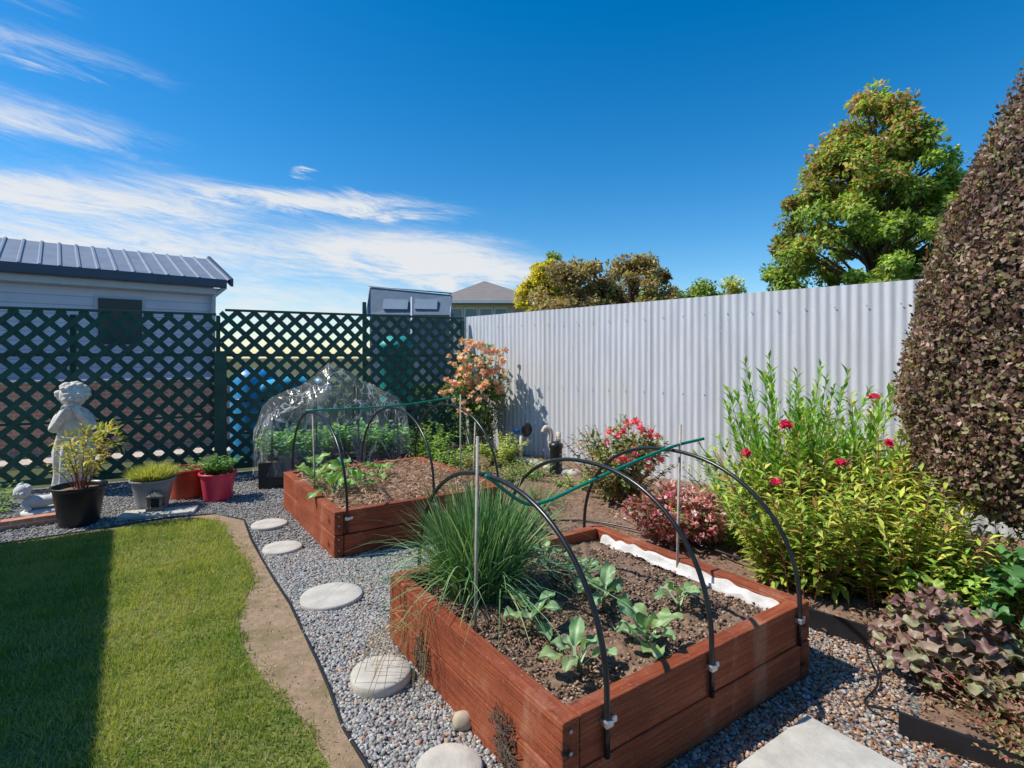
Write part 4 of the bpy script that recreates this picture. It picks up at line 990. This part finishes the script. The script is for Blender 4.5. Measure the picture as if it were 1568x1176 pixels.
# ---------------------------------------------------------------- light + sky
s_h=Vector((.995,.10)); elv=math.radians(51)
d=Vector((s_h.x*math.cos(elv),s_h.y*math.cos(elv),-math.sin(elv)))
sl=bpy.data.lights.new('sun','SUN'); sl.energy=5.0; sl.angle=math.radians(.5); sl.color=(1,.94,.84)
so=bpy.data.objects.new('sun',sl); COL.objects.link(so); so.rotation_euler=d.to_track_quat('-Z','Y').to_euler(); so.location=(-5,0,10)
w=bpy.data.worlds.new('World'); scene.world=w; w.use_nodes=True; nt=w.node_tree
bgn=nt.nodes['Background']; bgn.inputs['Strength'].default_value=.125
sk=nt.nodes.new('ShaderNodeTexSky'); sk.sky_type='NISHITA'; sk.sun_disc=False; sk.sun_elevation=elv
sk.sun_rotation=math.atan2(-s_h.x,-s_h.y); sk.air_density=1.0; sk.dust_density=.3; sk.ozone_density=3.0
tc=nt.nodes.new('ShaderNodeTexCoord'); sx_=nt.nodes.new('ShaderNodeSeparateXYZ'); nt.links.new(tc.outputs['Generated'],sx_.inputs[0])
def Mn(op,a,b=None,c=None):
    n=nt.nodes.new('ShaderNodeMath'); n.operation=op
    for i,v in enumerate((a,b,c)):
        if v is None: continue
        if hasattr(v,'is_output'): nt.links.new(v,n.inputs[i])
        else: n.inputs[i].default_value=v
    return n.outputs[0]
X,Y,Z=sx_.outputs
az=Mn('ARCTAN2',X,Y); hyp=Mn('SQRT',Mn('ADD',Mn('MULTIPLY',X,X),Mn('MULTIPLY',Y,Y))); elv_=Mn('DIVIDE',Z,Mn('MAXIMUM',hyp,.05))
cx=nt.nodes.new('ShaderNodeCombineXYZ'); nt.links.new(Mn('MULTIPLY',az,3.0),cx.inputs[0]); nt.links.new(Mn('ADD',Mn('MULTIPLY',elv_,14.),Mn('MULTIPLY',az,1.6)),cx.inputs[1])
n1=noise(nt,cx.outputs[0],1.9,12,.66,1.1)
cx2=nt.nodes.new('ShaderNodeCombineXYZ'); nt.links.new(Mn('MULTIPLY',az,4.5),cx2.inputs[0]); nt.links.new(Mn('ADD',Mn('MULTIPLY',elv_,30.),Mn('MULTIPLY',az,4.)),cx2.inputs[1])
n2=noise(nt,cx2.outputs[0],2.4,10,.7,1.6)
wob=Mn('MULTIPLY',Mn('SUBTRACT',n1,.5),.09)
e2=Mn('ADD',elv_,wob)
tot=None
for (a0,e0,sa,se,k) in [(-.62,.175,.30,.042,1.0),(-.45,.09,.45,.05,.85),(-.19,.200,.20,.036,1.15),(-.05,.155,.19,.030,1.0),(-.36,.272,.26,.022,1.15),(-.68,.235,.24,.024,1.0),(-.72,.43,.20,.034,.66),(-.74,.50,.10,.025,.45),(-.74,.33,.22,.040,.72),(-.367,.322,.022,.009,.9),(-1.4,.3,.4,.12,.8),(1.9,.2,.5,.05,.7),(-2.6,.3,.5,.08,.7)]:
    q=Mn('ADD',Mn('POWER',Mn('ABSOLUTE',Mn('DIVIDE',Mn('SUBTRACT',az,a0),sa)),2.),Mn('POWER',Mn('ABSOLUTE',Mn('DIVIDE',Mn('SUBTRACT',e2,e0),se)),2.))
    g=Mn('MULTIPLY',Mn('EXPONENT',Mn('MULTIPLY',q,-1.)),k); tot=g if tot is None else Mn('ADD',tot,g)
n1c=Mn('POWER',Mn('MULTIPLY',n1,2.),1.6); n2c=Mn('POWER',Mn('MULTIPLY',n2,2.),1.4)
dens=Mn('MULTIPLY',tot,Mn('ADD',Mn('MULTIPLY',n1c,.72),Mn('MULTIPLY',n2c,.55)))
mr=nt.nodes.new('ShaderNodeMapRange'); mr.interpolation_type='SMOOTHSTEP'; nt.links.new(dens,mr.inputs[0]); mr.inputs[1].default_value=.32; mr.inputs[2].default_value=1.6; mr.inputs[3].default_value=0; mr.inputs[4].default_value=.94
hs=nt.nodes.new('ShaderNodeHueSaturation'); hs.inputs['Saturation'].default_value=1.45; hs.inputs['Value'].default_value=1.25; hs.inputs['Hue'].default_value=.498
nt.links.new(sk.outputs[0],hs.inputs['Color'])
skc=mixc(nt,mr.outputs[0],hs.outputs[0],(6.6,6.7,6.85))
nt.links.new(skc,bgn.inputs['Color'])
scene.view_settings.view_transform='Standard'; scene.view_settings.look='None'; scene.view_settings.exposure=0
